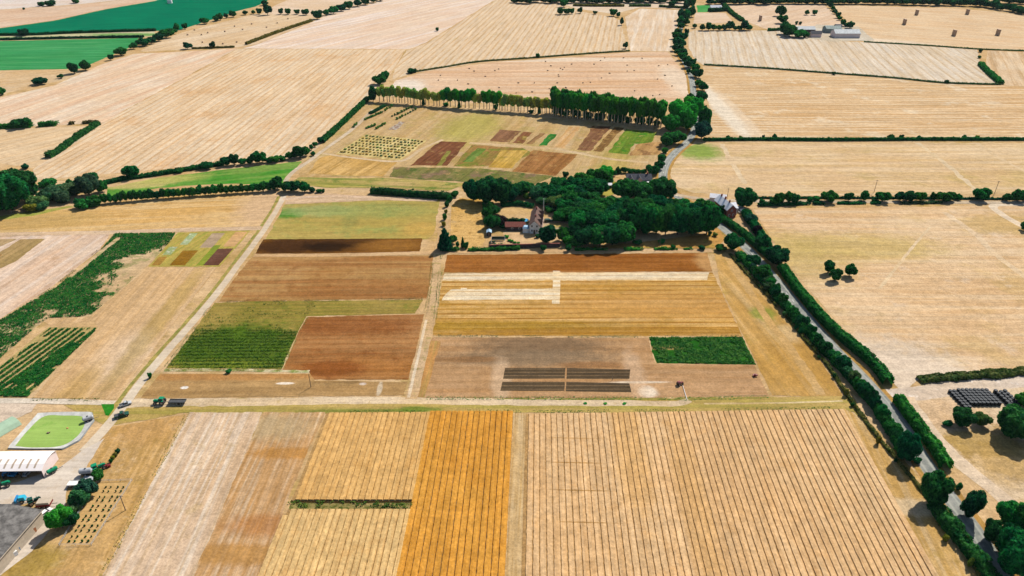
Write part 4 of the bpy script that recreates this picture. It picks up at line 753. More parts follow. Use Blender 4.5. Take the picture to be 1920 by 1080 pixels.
# level strip: meadow hedge and trees
hedge([(180, 350), (230, 338), (300, 328), (360, 318), (420, 309)], 3.2, 2.0, 'leaf_hedge_dark', 'dark hedge behind the narrow meadow', .45, 4, gaps=.02)
row(P4("337,324,14,9,h 362,318,14,8,h 387,317,24,15,t 425,311,16,19,t 440,309,20,22,t 455,309,15,14,t 470,307,18,16,t 482,306,22,24,t 493,305,18,22,m 505,305,16,12,h 516,304,20,14,m 530,301,16,11,h 543,298,14,14,t 553,296,16,14,t 563,296,24,26,t 574,292,16,18,t 588,292,10,9,s 584,281,10,11,s 591,275,10,10,s 600,269,13,14,s"), 'behind the narrow green meadow', 'trees behind the narrow meadow')
its = []
for i in range(38):
    t = i / 37; x = 148 + t * 366; y = 389 - 34 * t ** .75 + 3 * t
    its.append((x, y, R.uniform(13, 17), R.uniform(17, 22), 'S' if i % 3 else 'S'))
row(its, 'in the neat row above the ochre field', 'small trees in the neat row along the ochre field')
row(P4("521,355,24,28,t 536,358,18,20,t 551,359,26,24,t 571,360,20,22,t 586,360,14,11,h 599,361,12,8,h 606,361,7,7,h"), 'of those ending the neat row', 'darker trees at the end of the neat row')
row(P4("-22,404,66,84,L 22,400,66,82,D 48,378,56,68,D 8,374,58,68,L -30,378,60,70,L"), 'of the five big trees at the left edge', 'big trees at the left edge')
row(P4("70,388,36,26,G 90,378,30,26,g 62,395,26,15,Y 80,391,26,15,G 100,377,38,30,g 118,379,30,24,G 136,364,40,26,G 115,364,36,22,G 95,349,26,17,h 84,352,20,14,H 130,346,12,12,s 150,352,26,10,G 168,366,40,42,g 172,350,34,30,t 192,360,20,24,m 158,390,30,16,H 178,386,28,18,H"), 'beside the big left trees', 'shrubs beside the big left trees')
# hedge near the house and track
hedge([(696, 362), (740, 365), (800, 370), (845, 373)], 4.2, 3.0, 'leaf_hedge_dark', 'level dark clipped hedge at the end of the fading field', .35, 6)
row(P4("853,369,16,13,t 843,378,12,13,h 838,388,9,12,h 836,400,7,8,Y 834,412,9,13,H 832,424,9,10,Y"), 'of the bushes down the middle track', 'bushes down the middle track', 'y', 'from the near end')
row(P4("835,468,24,42,c 849,456,14,16,t 858,462,8,10,h 868,464,7,20,c 874,466,9,14,h"), 'at the corner of the golden paddock', 'evergreens at the paddock corner')
# lane trees
row(P4("1427,383,12,12,S 1450,384,16,14,S 1459,382,20,24,m 1478,381,16,24,t 1488,382,18,22,t 1518,379,12,11,H 1530,378,14,12,H 1553,378,26,24,t 1590,377,18,19,m 1619,376,17,21,t 1640,379,12,7,h 1654,378,24,22,t 1687,377,22,20,t 1704,377,22,22,t 1724,377,17,20,m 1749,374,12,14,s 1768,377,26,20,t 1782,376,17,19,t 1795,374,11,12,m 1837,375,28,27,t 1860,374,6,5,h 1887,377,17,16,t 1908,377,24,24,t 1930,377,22,22,t"), 'along the pale side lane', 'trees along the pale side lane')
hedge([(1422, 386), (1470, 385), (1512, 383), (1560, 383)], 2.4, 1.4, 'leaf_hedge_dark', 'dark hedge under the left lane trees', .4, 5, gaps=.45, wild=.6)
hedge([(1570, 382), (1610, 382), (1650, 382)], 1.8, 1.0, 'leaf_hedge', 'lower broken hedge under the middle lane trees', .4, 4, gaps=.4, wild=.5)
hedge([(1680, 382), (1800, 380)], 2.2, 1.1, 'leaf_hedge_dry', 'thin low hedge under the right lane trees', .35, 4, gaps=.45, wild=.4)
hedge([(1420, 372), (1600, 372), (1760, 373), (1860, 374), (1980, 374)], 1.6, .9, 'leaf_hedge_dark', 'thin dark field edge behind the lane trees', .35, 3)
row([(1393, 388, 38, 38, 'L')], 'standing alone over the slate roofed brick house', None)
hedge([(1318, 264), (1420, 263), (1550, 264), (1700, 263), (1850, 263), (1990, 263)], 2.0, 1.7, 'leaf_hedge_dark', 'long level dark hedge across the right side', .5, 4, wild=.15)
row(P4("1364,261,8,8,S 1388,260,6,6,Y 1431,260,6,8,s 1452,260,10,10,s 1553,261,6,5,s 1586,261,8,5,Y 1670,260,13,9,s 1689,260,10,8,s 1722,260,7,7,s 1807,260,8,8,s 1831,260,8,7,Y"), 'in the long level hedge', 'small trees in the long level hedge')
# pasture trees
for (x, y, a, b, lb) in ((1552, 512, 22, 27, 'round dark tree in the pasture, farthest left of the three'), (1564, 526, 22, 27, 'round dark tree in the pasture, nearest of the three'), (1592, 518, 22, 27, 'round dark tree in the pasture, standing apart to the right'), (1920, 432, 17, 20, 'round dark tree in the pasture at the right edge')):
    wd, h = size_from(x, y, a, b); p = G(x, y); p.z = .1; plant('t', p, wd, h, lb)
# road hedges, clipped side
hedge([(1346, 409), (1380, 431), (1412, 457), (1432, 475), (1455, 494)], 3.4, 2.6, 'leaf_hedge', 'clipped hedge by the road in front of the brick house', .33, 8, wild=.12)
hedge([(1466, 506), (1490, 541), (1510, 566), (1542, 603), (1575, 634), (1617, 669), (1645, 696), (1664, 722)], 3.6, 3.2, 'leaf_hedge', 'long clipped green hedge right of the road', .33, 8, wild=.12)
hedge([(1682, 752), (1702, 782), (1726, 812), (1752, 847), (1773, 880)], 3.4, 3.0, 'leaf_hedge', 'shorter clipped hedge below the bale yard entrance', .33, 8, wild=.16)
hedge([(1396, 402), (1412, 425), (1426, 447), (1440, 470)], 4.0, 3.0, 'leaf_hedge', 'green garden hedge between the brick house and the pasture', .35, 7, wild=.3)
row(P4("1418,441,20,22,p 1429,465,26,29,m 1455,494,42,38,L 1408,418,22,20,g 1353,404,14,22,t 1340,400,16,18,t 1400,405,14,14,H 1463,508,14,14,B 1474,512,10,12,G"), 'by the brick house and pasture', 'trees between the road and the pasture', 'y', 'from the near end')
# road, left side
LB = smooth([G(*p) for p in ((1384, 478), (1424, 522), (1462, 566), (1502, 612), (1546, 660), (1588, 704), (1622, 742), (1652, 782), (1680, 826), (1700, 862))], 6)
hedge(None, 3.6, 2.4, 'leaf_hedge', 'bushy hedge along the left side of the road', .36, 6, pts=LB, wild=.5)
its = []
n_ = len(LB)
acc = 0; last = -9
for i in range(1, n_):
    acc += (LB[i] - LB[i - 1]).length
    if acc - last > 3.1:
        last = acc; p = LB[i] + Vector((R.uniform(-.9, .9), R.uniform(-.6, .6), 0)); its.append((p, R.uniform(3.2, 4.9), R.uniform(3.4, 5.4), R.choice('tmtmtgh')))
its = its[2:]
for i, (p, wd, h, k) in enumerate(reversed(its)):
    p.z = .1; plant(k, p, wd, h, f"{KIND[k][0]}, {nth(i + 1)} from the near end in the left roadside row", 'trees in the left roadside row')
row(P4("1373,468,32,34,m 1412,499,22,25,t 1430,524,34,33,t 1443,538,20,22,m"), 'by the road below the wood', 'trees by the road below the wood', 'y', 'from the near end')
for (x, y, a, b, k, lb) in ((1694, 862, 40, 54, 'D', 'big roadside tree with a long shadow, left of the road'), (1744, 942, 50, 60, 'L', 'larger dark roadside tree nearest the camera, left of the road'), (1814, 968, 40, 52, 'L', 'dark roadside tree on the right side of the road'), (1796, 918, 12, 14, 'h', 'small dark bush beside the right roadside tree'), (1718, 868, 14, 12, 'h', 'small dark bush in the gap of the left roadside')):
    wd, h = size_from(x, y, a, b); p = G(x, y); p.z = .1; plant(k, p, wd, h, lb)
hedge([(1748, 950), (1775, 985), (1806, 1024), (1842, 1070), (1880, 1120)], 4.0, 2.8, 'leaf_hedge', 'bushy roadside hedge at the bottom right corner', .33, 7, wild=.5)
row(P4("1890,992,54,56,D 1926,1010,66,72,D 1854,1014,36,44,L 1893,1072,78,84,D 1945,1090,80,90,D 1880,1040,50,60,L"), 'in the bottom right corner', 'big trees in the bottom right corner')
hedge([(1368, 477), (1400, 513), (1440, 556), (1472, 592), (1508, 636), (1550, 684), (1580, 730), (1612, 776), (1650, 826), (1700, 886), (1750, 948), (1790, 1002), (1826, 1060), (1850, 1110)], 1.2, .8, 'leaf_hedge_dry', 'thin low weedy fence line left of the road hedge', .26, 8, gaps=.12, wild=.6)
row(P4("1383,492,6,7,h 1424,540,5,6,h 1470,592,9,10,v 1492,618,8,9,h 1500,626,10,12,H 1535,672,6,7,v 1563,708,8,10,H 1585,742,9,14,Y 1597,762,7,8,h 1645,832,9,15,Y 1678,866,6,7,h 1771,1014,10,13,Y 1816,1062,9,16,Y"), 'along the thin weedy fence line', 'bushes along the thin weedy fence line', 'y', 'from the near end')
# bale yard shrubs and bank
row(P4("1800,797,38,36,D 1838,797,28,26,y 1893,812,72,62,D 1918,760,34,26,m 1776,797,16,10,H 1935,800,60,60,D"), 'below the black bales', 'round trees below the black bales')
hedge([(1722, 714), (1780, 709), (1850, 704), (1925, 698), (1990, 694)], 3.6, 1.2, 'leaf_hedge_dry', 'long weedy bank behind the black bales', .4, 7, wild=.5, name='weed_bank', cat='weeds')
# the wood
def wood(txt, where, group, k0='t', k=1.22):
    row([(a, b, c * k, d * 1.06, e) for a, b, c, d, e in P4(txt, k0)], where, group)
wood("888,376,32,42,L 912,380,38,48,L 940,382,32,46,L 930,362,28,28 974,367,32,30 1004,374,28,28,g 1034,376,36,32 1047,356,28,26,m 1074,362,28,32 1094,354,30,34,m 1120,350,36,38 1136,335,26,26,b 1060,332,10,11,h 1111,372,36,38,L 1085,380,32,34 1058,398,30,28,m 1016,384,20,18,g 988,372,14,12,Y 1143,344,14,14,H 1010,360,18,18 986,362,26,24,m 960,378,26,30 1020,368,28,26 1064,374,34,32 1098,366,30,34,m 1122,362,30,30 1072,390,30,32,m 1042,388,26,24,g 1100,388,34,34,L 1090,404,34,32,L 1062,408,26,24", 'in the loose left part of the wood', 'trees in the back left part of the wood')
wood("1172,374,38,40,L 1198,377,42,42,L 1218,374,32,38,L 1240,373,34,40,L 1254,372,18,26,t 1186,368,30,34,L", 'in the clump behind the wood', 'blue green trees behind the wood')
wood("1158,325,11,13,c 1170,324,10,12,s 1182,325,12,10,h 1194,325,12,9,h 1206,326,13,10,h 1222,328,20,20,t 1150,330,10,12,s", 'behind the white gabled house', 'trees behind the white gabled house')
X = []
for (y, x0, x1, st, wp, hp) in ((398, 1092, 1300, 19, 38, 32), (416, 1080, 1322, 20, 42, 40), (439, 1192, 1330, 19, 42, 54)):
    i = 0; x = x0
    while x <= x1: X.append((x + R.uniform(-5, 5), y + R.uniform(-3.5, 3.5), wp * R.uniform(.85, 1.2), hp * R.uniform(.85, 1.15), R.choice('LLDDtm'), y)); x += st
for y, nm in ((398, 'back'), (416, 'middle'), (439, 'front')):
    row([q[:5] for q in X if q[5] == y], f'in the {nm} row of the dense wood', f'trees in the {nm} row of the dense wood')
wood("1086,432,34,40,D 1112,434,36,40,L 1140,434,36,40,D 1166,434,36,42,L 1190,430,30,36,D", 'in the left row of the dense wood', 'trees in the left row of the dense wood')
wood("1100,460,36,38,L 1124,460,36,42,D 1148,459,36,44,L 1172,456,36,44,D 1082,460,24,20,H 1066,459,20,20,H", 'in the low front lump of the wood', 'trees in the low front lump of the wood')
wood("1024,456,30,38,L 1054,452,17,27,m 1019,471,10,13,S 1066,471,10,13,S 1049,415,16,20,m 924,428,24,28,t 936,424,20,24,p 926,402,16,18,m 945,428,14,10,H 1030,398,14,10,h", 'in the old house garden', 'garden trees round the old house')
hedge([(836, 470), (870, 470), (900, 469), (930, 469), (975, 468)], 2.0, 1.4, 'leaf_hedge', 'bushy garden edge below the golden paddock', .3, 6, gaps=.3, wild=.7)
hedge([(1078, 470), (1110, 468), (1160, 469), (1220, 468), (1270, 468), (1340, 466)], 1.7, .9, 'leaf_hedge', 'low weedy hedge below the dense wood', .3, 6, gaps=.52, wild=.7)
row(P4("1340,443,9,8,Y 1330,441,8,9,H 1195,458,16,7,H 1240,456,14,5,H 1262,466,10,8,h 1316,468,14,9,h 1350,470,20,14,m"), 'on the bank before the wood', 'bushes on the bank before the wood')

# ------------------------------------------------------------------ leafy crops as real leaves
def leaves(name, poly, per_m2, size, hgt, mat, label, mask=None, rowdir=None, pitch=0, duty=.5, cat='crop'):
    gp = [G(*v) for v in poly]; rng = np.random.default_rng(len(label))
    x0, x1 = min(v.x for v in gp), max(v.x for v in gp); y0, y1 = min(v.y for v in gp), max(v.y for v in gp)
    n = int((x1 - x0) * (y1 - y0) * per_m2); P = rng.uniform((x0, y0), (x1, y1), (n, 2)); keep = np.zeros(n, bool)
    # vectorised point in polygon
    q = np.array([[v.x, v.y] for v in gp])
    for i in range(len(q)):
        a, b = q[i], q[i - 1]
        with np.errstate(divide='ignore', invalid='ignore'):
            c = ((a[1] > P[:, 1]) != (b[1] > P[:, 1])) & (P[:, 0] < (b[0] - a[0]) * (P[:, 1] - a[1]) / (b[1] - a[1]) + a[0])
        keep ^= c
    if rowdir is not None:
        v = -P[:, 0] * math.sin(rowdir) + P[:, 1] * math.cos(rowdir); keep &= (v / pitch) % 1 < duty
    P = P[keep]
    if mask: P = P[np.array([mask(x, y) for x, y in P])]
    P3 = np.column_stack([P, ZC[0] + .02 + rng.uniform(.2, 1, len(P)) * hgt])
    V, Fq = quads(P3, np.tile([0, 0, 1.0], (len(P), 1)), size, rng, .45)
    return tag(link(name, np_mesh(name, V, Fq), M[mat]), label, cat, None, 'stuff')
gl = [G(216, 438), G(0, 601)]; gr = [G(330, 437), G(168, 593)]
def weed(x, y):
    p = P_of(x, y); t = (p[1] - 437) / 160.0; xl = 216 - t * 212; xr = 330 - t * 160
    u = (p[0] - xl) / max(1, xr - xl); n = mnoise.noise(Vector((x * .05, y * .05, 2))) * .8 + mnoise.noise(Vector((x * .16, y * .16, 5))) * .7 + mnoise.noise(Vector((x * .45, y * .45, 8))) * .5
    if .12 < u < .24 and .05 < t < .52 and abs(u - .17 - .02 * n) < .045: return False
    n *= min(1, .25 + u * 1.8)
    d = .78 - max(0, u - .42) * 1.9 - max(0, t - .75) * .55 + (.75 if t < .25 else 0) + (.35 if .7 < t < .95 and .55 < u else 0) + (.4 if t > 1.2 and u > .2 else 0)
    return n + d > .28 + R.uniform(-.3, .3)
def P_of(x, y):
    zc = y * CP + H * SP; yc = y * SP - H * CP
    return 960 + F * x / zc, 540 - F * yc / zc
leaves('leafy_crop', [(216, 438), (330, 437), (318, 455), (285, 490), (230, 540), (168, 593), (90, 596), (60, 620), (0, 672), (-80, 720), (-80, 655), (0, 601), (110, 536), (188, 470)], 15, .24, .35, 'leaf_crop', 'patchy dark green leafy crop on sandy soil, left', weed)
rd5 = ang((0, 690), (105, 616))
leaves('row_crop', [(94, 616), (182, 616), (52, 744), (-80, 744), (-80, 718), (0, 690)], 26, .2, .35, 'leaf_crop', 'dark green crop standing in straight rows, left edge', lambda x, y: mnoise.noise(Vector((x * .12, y * .12, 1))) + (.55 if P_of(x, y)[1] > 690 else .3) > -.1, rd5, 2.5, .52)
leaves('row_crop', [(180, 620), (52, 744), (-30, 744), (40, 700), (110, 655)], 16, .24, .4, 'leaf_crop', 'solid dark green corner of the crop rows, left edge', lambda x, y: mnoise.noise(Vector((x * .2, y * .2, 1))) > -.3)
leaves('row_crop', [(366, 619), (560, 619), (528, 691), (313, 689)], 14, .18, .22, 'leaf_crop2', 'dense green crop in level rows, middle left', lambda x, y: mnoise.noise(Vector((x * .12, y * .12, 1))) > -.3 + R.uniform(-.45, .1), ang((350, 650), (560, 648)), 2.0, .6)
leaves('row_crop', [(402, 569), (600, 567), (575, 593), (562, 618), (368, 618)], 3.5, .17, .2, 'leaf_crop2', 'thinner green crop in level rows, middle left', lambda x, y: mnoise.noise(Vector((x * .1, y * .1, 1))) > -.05, ang((350, 650), (560, 648)), 2.6, .5)
leaves('leafy_crop', [(1218, 633), (1390, 633), (1416, 683), (1234, 680)], 9, .26, .4, 'leaf_crop3', 'leafy crop plants crowding the dark green patch', lambda x, y: mnoise.noise(Vector((x * .3, y * .3, 1))) > -.25)
leaves('weeds', [(540, 941), (774, 941), (773, 954), (536, 954)], 8, .22, .5, 'leaf_crop2', 'scraggy green weeds in the cross strip', lambda x, y: mnoise.noise(Vector((x * .5, y * .5, 1))) > .02, cat='weeds')

# weedy tufts along the field margins
for (px_, mt, lb) in (([(402, 566), (600, 564), (794, 560)], 'leaf_weed', 'ragged weeds along the far edge of the green rows'), ([(812, 630), (1000, 631), (1216, 632), (1392, 631)], 'leaf_weed', 'ragged dark weeds along the foot of the golden wheat'), ([(310, 693), (400, 694), (528, 694)], 'leaf_straw', 'pale ragged weeds along the near edge of the green rows'), ([(528, 692), (560, 622), (576, 594)], 'leaf_straw', 'pale ragged weeds between the green rows and the rusty field'), ([(610, 773), (800, 772), (962, 772), (1240, 771), (1560, 766)], 'leaf_nurs', 'ragged green weeds along the top of the cereal rows'), ([(800, 747), (1100, 747), (1290, 748), (1440, 744)], 'leaf_nurs', 'ragged green weeds above the level track'), ([(812, 476), (806, 540), (798, 590)], 'leaf_weed', 'ragged weeds on the left of the middle track'), ([(828, 478), (822, 545), (812, 628)], 'leaf_weed', 'ragged weeds on the right of the middle track'), ([(400, 568), (364, 618), (312, 688)], 'leaf_straw', 'ragged pale weeds between the farm track and the green rows'), ([(352, 776), (300, 872), (240, 985), (180, 1100)], 'leaf_straw', 'ragged pale weeds along the pale lower left field'), ([(184, 470), (100, 538), (0, 602)], 'leaf_weed', 'ragged weeds along the pinkish left field'), ([(60, 749), (215, 750)], 'leaf_weed', 'ragged weeds at the foot of the tan tilled field')):
    tag(hedge(px_, 1.3, .2, mt, lb, .17, 4, gaps=.3, name='weed_strip', cat='weeds', wild=.7), kind='stuff')
# ------------------------------------------------------------------ small plants in grids
q = [(197, 912), (237, 912), (168, 1016), (127, 1016)]
sheet('soil_plot', [(186, 906), (248, 904), (172, 1021), (114, 1022)], FM('seed plot', (222, 180, 116), (216, 172, 104), grain=.14), 'fenced sandy plot with blocks of tiny dark shrubs', cat='plot', amt=.05)
def zq(x, y): return x / 4, 810 + y / 4
rows_ = [(415, 795, 928), (446, 778, 911), (488, 750, 883), (515, 732, 866), (556, 700, 838), (585, 681, 819), (631, 648, 786), (661, 628, 768), (706, 596, 736), (741, 572, 715), (785, 542, 686), (820, 522, 664)]
for (yy, a, b) in rows_:
    for u in (0, .29, .70, 1.0):
        x, y = zq(a + (b - a) * u, yy); p = G(x + R.uniform(-.3, .3), y + 1); p.z = .1
        plant('w', p, R.uniform(.4, .6), R.uniform(.5, .75), 'tiny dark shrub in the fenced sandy plot by the farmyard', 'tiny shrubs in the fenced sandy plot')
for ju in range(17):
    for jv in range(8):
        u, v = (ju + .5) / 17, (jv + .5) / 8
        x, y = bil([(688, 253), (798, 264), (750, 299), (634, 287)], u, v); p = G(x + R.uniform(-1, 1), y + R.uniform(-.5, .5)); p.z = .2
        plant('q', p, R.uniform(1.2, 2.0), R.uniform(.45, .8), 'small pale green bush in the yellow plot below the poplars', 'bushes in the yellow plot')
for (x0, y0, x1, y1, n) in ((662, 239, 669, 233, 5), (685, 225, 716, 212, 12), (687, 241, 704, 236, 6), (706, 242, 723, 232, 8), (736, 219, 772, 202, 9), (745, 224, 780, 206, 8), (722, 208, 735, 200, 4)):
    for i in range(n):
        t = i / (n - 1); p = G(x0 + (x1 - x0) * t + R.uniform(-.8, .8), y0 + (y1 - y0) * t); p.z = .2
        plant('v', p, R.uniform(1.4, 2.2), R.uniform(1.0, 1.9), 'small green shrub in the nursery rows left of the poplars', 'shrubs in the nursery rows')
hedge([(694, 214), (708, 207), (722, 199)], 3, 1.4, 'leaf_hedge_dark', 'short dark clipped nursery row below the poplar corner', .4, 4)
for i, (x, y) in enumerate(((1097, 757), (1135, 757), (1171, 757))):
    p = G(x, y); p.z = .1; plant('B', p, 1.3, .22, f'flat green weed clump on the level track, {nth(i + 1)} from the left', 'green weed clumps on the level track')

for (x, y, a, b, k, lb) in ((187, 901, 22, 24, 'm', 'mid green shrub between the yard tractor and the fenced plot'), (154, 946, 34, 34, 'g', 'broad grey green shrub along the fenced plot, left'), (168, 928, 34, 34, 'g', 'broad grey green shrub along the fenced plot, right'), (144, 958, 24, 20, 'G', 'low grey green bush at the near end of the shrubs'), (118, 990, 40, 46, 'b', 'bright green tree with a long shadow beside the yard track'), (137, 984, 24, 26, 'm', 'smaller green tree touching the bright yard tree'), (222, 849, 9, 9, 'h', 'dark little bush at the far end of the thistle row'), (217, 856, 9, 9, 'Y', 'yellow green little bush in the thistle row'), (213, 861, 8, 8, 'Y', 'lower yellow green bush in the thistle row'), (209, 867, 7, 7, 'h', 'dark little bush at the near end of the thistle row'), (282, 709, 8, 12, 'H', 'dark weed clump on the verge of the farm track'), (429, 699, 12, 7, 'H', 'round weed clump under the green crop rows')):
    wd, h = size_from(x, y, a, b); p = G(x, y); p.z = .1; plant(k, p, wd, h, lb)
# ------------------------------------------------------------------ bales and stacks
def bale_mesh(rad, ln):
    m = MB(); m.cyl((0, -ln / 2, rad), (0, ln / 2, rad), rad, rad, 16); return mesh('bale', m.v, m.f)
bm = bale_mesh(.75, 1.3); bm.materials.append(M['straw'])
bales = "1023,116 1134,109 1169,109 1204,110 1176,123 1114,121 1126,114 1276,122 1235,124 1252,122 1189,133 1143,138 1176,134 1128,147 1247,142 1233,149 1260,162 1190,171 1237,178 1224,180 1121,178 1087,173 1093,156 1107,155 1045,156 1002,156 972,156 1030,167 1061,165 998,173 968,175 969,180 936,165 935,130 928,133 889,134 880,129 910,144 826,142 858,151 822,151 878,158 1048,144 1047,141 1055,131 1051,129 1058,127 1027,133 1072,121 1033,124"
for i, q_ in enumerate(bales.split()):
    x, y = map(float, q_.split(',')); p = G(x, y); p.z = .1; o = link('straw_bale', bm); o.location = p; o.rotation_euler = (0, 0, R.uniform(-.5, .5) + 1.2); o.scale = (.55, R.uniform(.6, 1.4), .55)
    tag(o, 'dark straw bale lying on the peach stubble behind the poplars', 'bale', 'bales on the peach stubble field')
for (x, y) in ((352, 66), (365, 57), (378, 66), (390, 62), (422, 60), (440, 50), (455, 56), (472, 46), (500, 52), (345, 82), (380, 80), (418, 83), (444, 80), (520, 44), (540, 36)):
    p = G(x, y); p.z = .1; o = link('straw_bale', bm); o.location = p; o.rotation_euler = (0, 0, R.uniform(0, 3))
    tag(o, 'tiny dark bale on the sandy field by the far left tree line', 'bale', 'bales on the far left sandy field')
for i, (x, y, k) in enumerate(((1718, 28, 7), (1695, 46, 8), (1813, 27, 8), (1788, 67, 9), (1870, 66, 9), (1425, 39, 8))):
    e = empty('straw_stack', G(x, y) + Vector((0, 0, .1)), .1); tag(e, f'tall narrow stack of straw bales on the far right field, {nth([2, 1, 4, 3, 5, 6][i])} from the left' if i < 5 else 'tall narrow stack of straw bales behind the hedge by the road', 'straw stack', 'straw stacks on the far right fields')
    for j in range(2):
        for l in range(5):
            m = MB(); m.box(0, (j - .5) * 2.5, l * 1.22, 1.7 + .1 * ((j + l) % 2), 2.4, 1.2); m.build('bale', 'straw', e)
wm = MB(); wm.cyl((0, 0, 0), (0, 0, .12), .60, .66, 18); wm.cyl((0, 0, .12), (0, 0, 1.08), .66, .66, 18); wm.cyl((0, 0, 1.08), (0, 0, 1.2), .66, .58, 18); wme = mesh('wrapped_bale', wm.v, wm.f); wme.materials.append(M['wrap'])
b00, b10, b01 = G(1796, 735.5), G(1840, 735.5), G(1823, 763.5)
ud = (b10 - b00).normalized(); vd = (b01 - b00); nv_ = int(vd.length / 1.32); vd = vd.normalized()
for i in range(8):
    for j in range(nv_ + 1):
        p = b00 + ud * (i * 1.33) + vd * (j * 1.34); o = link('wrapped_bale', wme); o.location = (p.x, p.y, .1); o.rotation_euler = (0, 0, R.uniform(0, 6)); o.scale = (1, 1, R.uniform(1.0, 1.12))
        tag(o, 'black wrapped round bale in the tight main block beside the entrance', 'bale', 'wrapped bales in the main block')
for i in range(2):
    for j in range(7):
        p = b00 - ud * (2.9 - i * 1.33) + vd * (j * 1.36 + .3); o = link('wrapped_bale', wme); o.location = (p.x, p.y, .1); o.scale = (.98, .98, .85)
        tag(o, 'black wrapped bale in the two lower left rows of the block', 'bale', 'wrapped bales in the two left rows')
for i in range(3):
    for j in range(6 - i % 2):
        p = G(1866, 737) + ud * (i * 1.45) + vd * (j * 1.4 + (i % 2) * .5); o = link('wrapped_bale', wme); o.location = (p.x + R.uniform(-.15, .15), p.y, .1); o.rotation_euler = (R.uniform(-.04, .04), 0, 0)
        tag(o, 'black wrapped bale in the small separate group beside the big tree', 'bale', 'wrapped bales in the small right group')

# ------------------------------------------------------------------ pond
def flat(name, pts, z, mat, parent=None):
    return link(name, mesh(name, [(p.x, p.y, z) for p in pts], [range(len(pts))]), mat, parent)
def ring(name, outer, inner, zo, zi, mat, parent):
    n = len(outer); vs = [(p.x, p.y, zo) for p in outer] + [(p.x, p.y, zi) for p in inner]
    return link(name, mesh(name, vs, [(i, (i + 1) % n, n + (i + 1) % n, n + i) for i in range(n)]), mat, parent)
out_px = [(14, 842), (38, 815), (72, 776), (120, 774), (172, 774), (176, 790), (150, 826), (118, 843), (60, 843)]
in_px = [(29, 837), (50, 811), (82, 782), (120, 780), (154, 782), (159, 796), (145, 819), (114, 837), (60, 840)]
o_ = jag([G(*p) for p in out_px], 1.0, .05)
_q = len(o_); i_ = smooth([G(*p) for p in in_px] + [G(*in_px[0])], 12)[:-1]
_m = sum(i_, Vector()) / len(i_)
def _ray(pts, c, k=72):
    out = []
    for j in range(k):
        t = 2 * math.pi * j / k; d = Vector((math.cos(t), math.sin(t), 0)); best = 0
        for a, b in zip(pts, pts[1:] + pts[:1]):
            e = b - a; den = d.x * e.y - d.y * e.x
            if abs(den) < 1e-9: continue
            r = ((a.x - c.x) * e.y - (a.y - c.y) * e.x) / den; q = ((a.x - c.x) * d.y - (a.y - c.y) * d.x) / den
            if r > 0 and 0 <= q <= 1: best = max(best, r)
        out.append(c + d * best)
    return out
o_, i_ = _ray(o_, _m), _ray(i_, _m)
cen = sum(o_, Vector()) / len(o_); pe = empty('pond', (cen.x, cen.y, 0)); tag(pe, 'small lined pond covered in bright green weed by the farm track', 'pond')
for L_ in (o_, i_):
    for k in range(len(L_)): L_[k] = L_[k] - cen
LINER = flat_mat('pond liner', (226, 222, 212), vary=.22, size=2); LINER2 = flat_mat('pond edge', (150, 156, 160), vary=.25, size=1.2)
ring('rim', [p * 1.025 for p in o_], o_, .1, .45, LINER2, pe); ring('liner', o_, i_, .45, .2, LINER, pe)
WEED = FM('pond weed', (166, 202, 108), (174, 208, 114), patch=[((126, 182, 76), 6, .6, .05, .4)], grain=.05, big=12)
flat('weed_cover', i_, .205, WEED, pe)
m = MB(); m.box(0, 0, 0, .7, .5, .3); m.cyl((.3, .1, .2), (.6, .25, .35), .12, .1, 8)
o = m.build('float', 'wood'); o.location = G(91, 813) + Vector((0, 0, .2)); tag(o, 'small brown float lying on the green pond weed', 'float')
m = MB(); m.cyl((0, 0, 0), (0, 0, .25), .28, .22, 10); o = m.build('buoy', 'orange'); o.location = G(127, 804) + Vector((0, 0, .2)); tag(o, 'small yellowish buoy at the right side of the pond', 'buoy')

# ------------------------------------------------------------------ vehicles and machines
def wheel(parent, x, y, r, wd):
    w_ = MB().cyl((x, y - wd / 2, r), (x, y + wd / 2, r), r, r, 18).build('wheel', 'rubber', parent)
    MB().cyl((x, y - wd / 2 - .02, r), (x, y + wd / 2 + .02, r), r * .55, r * .55, 12).build('rim', 'tan', w_); return w_
def tractor(px, rz, label, paint='greenpaint', s=1.0, cat='tractor'):
    p = G(*px); e = empty('tractor', (p.x, p.y, .12), rz); e.scale = (s, s, s); tag(e, label, cat)
    m = MB(); m.box(1.15, 0, .85, 1.9, .75, .75, 0, .86); m.box(2.12, 0, .8, .25, .6, .55); m.build('bonnet', paint, e)
    m = MB(); m.box(.3, 0, .55, 3.2, .5, .45); m.build('chassis', 'darksteel', e)
    m = MB(); m.box(-.55, 0, 1.0, 1.35, 1.35, 1.25, 0, .9); cb = m.build('cab', 'glass', e)
    m = MB(); m.box(-.55, 0, 2.25, 1.5, 1.45, .2, 0, .85); m.build('roof', paint, e)
    for sy in (-1, 1):
        wheel(e, -.75, sy * .85, .82, .5); wheel(e, 1.6, sy * .75, .55, .36)
        MB().box(-.75, sy * .85, 1.62, 1.25, .55, .08).build('mudguard', paint, e)
    MB().cyl((1.3, .3, 1.6), (1.3, .3, 2.3), .05, .05, 8).build('exhaust', 'darksteel', e); return e
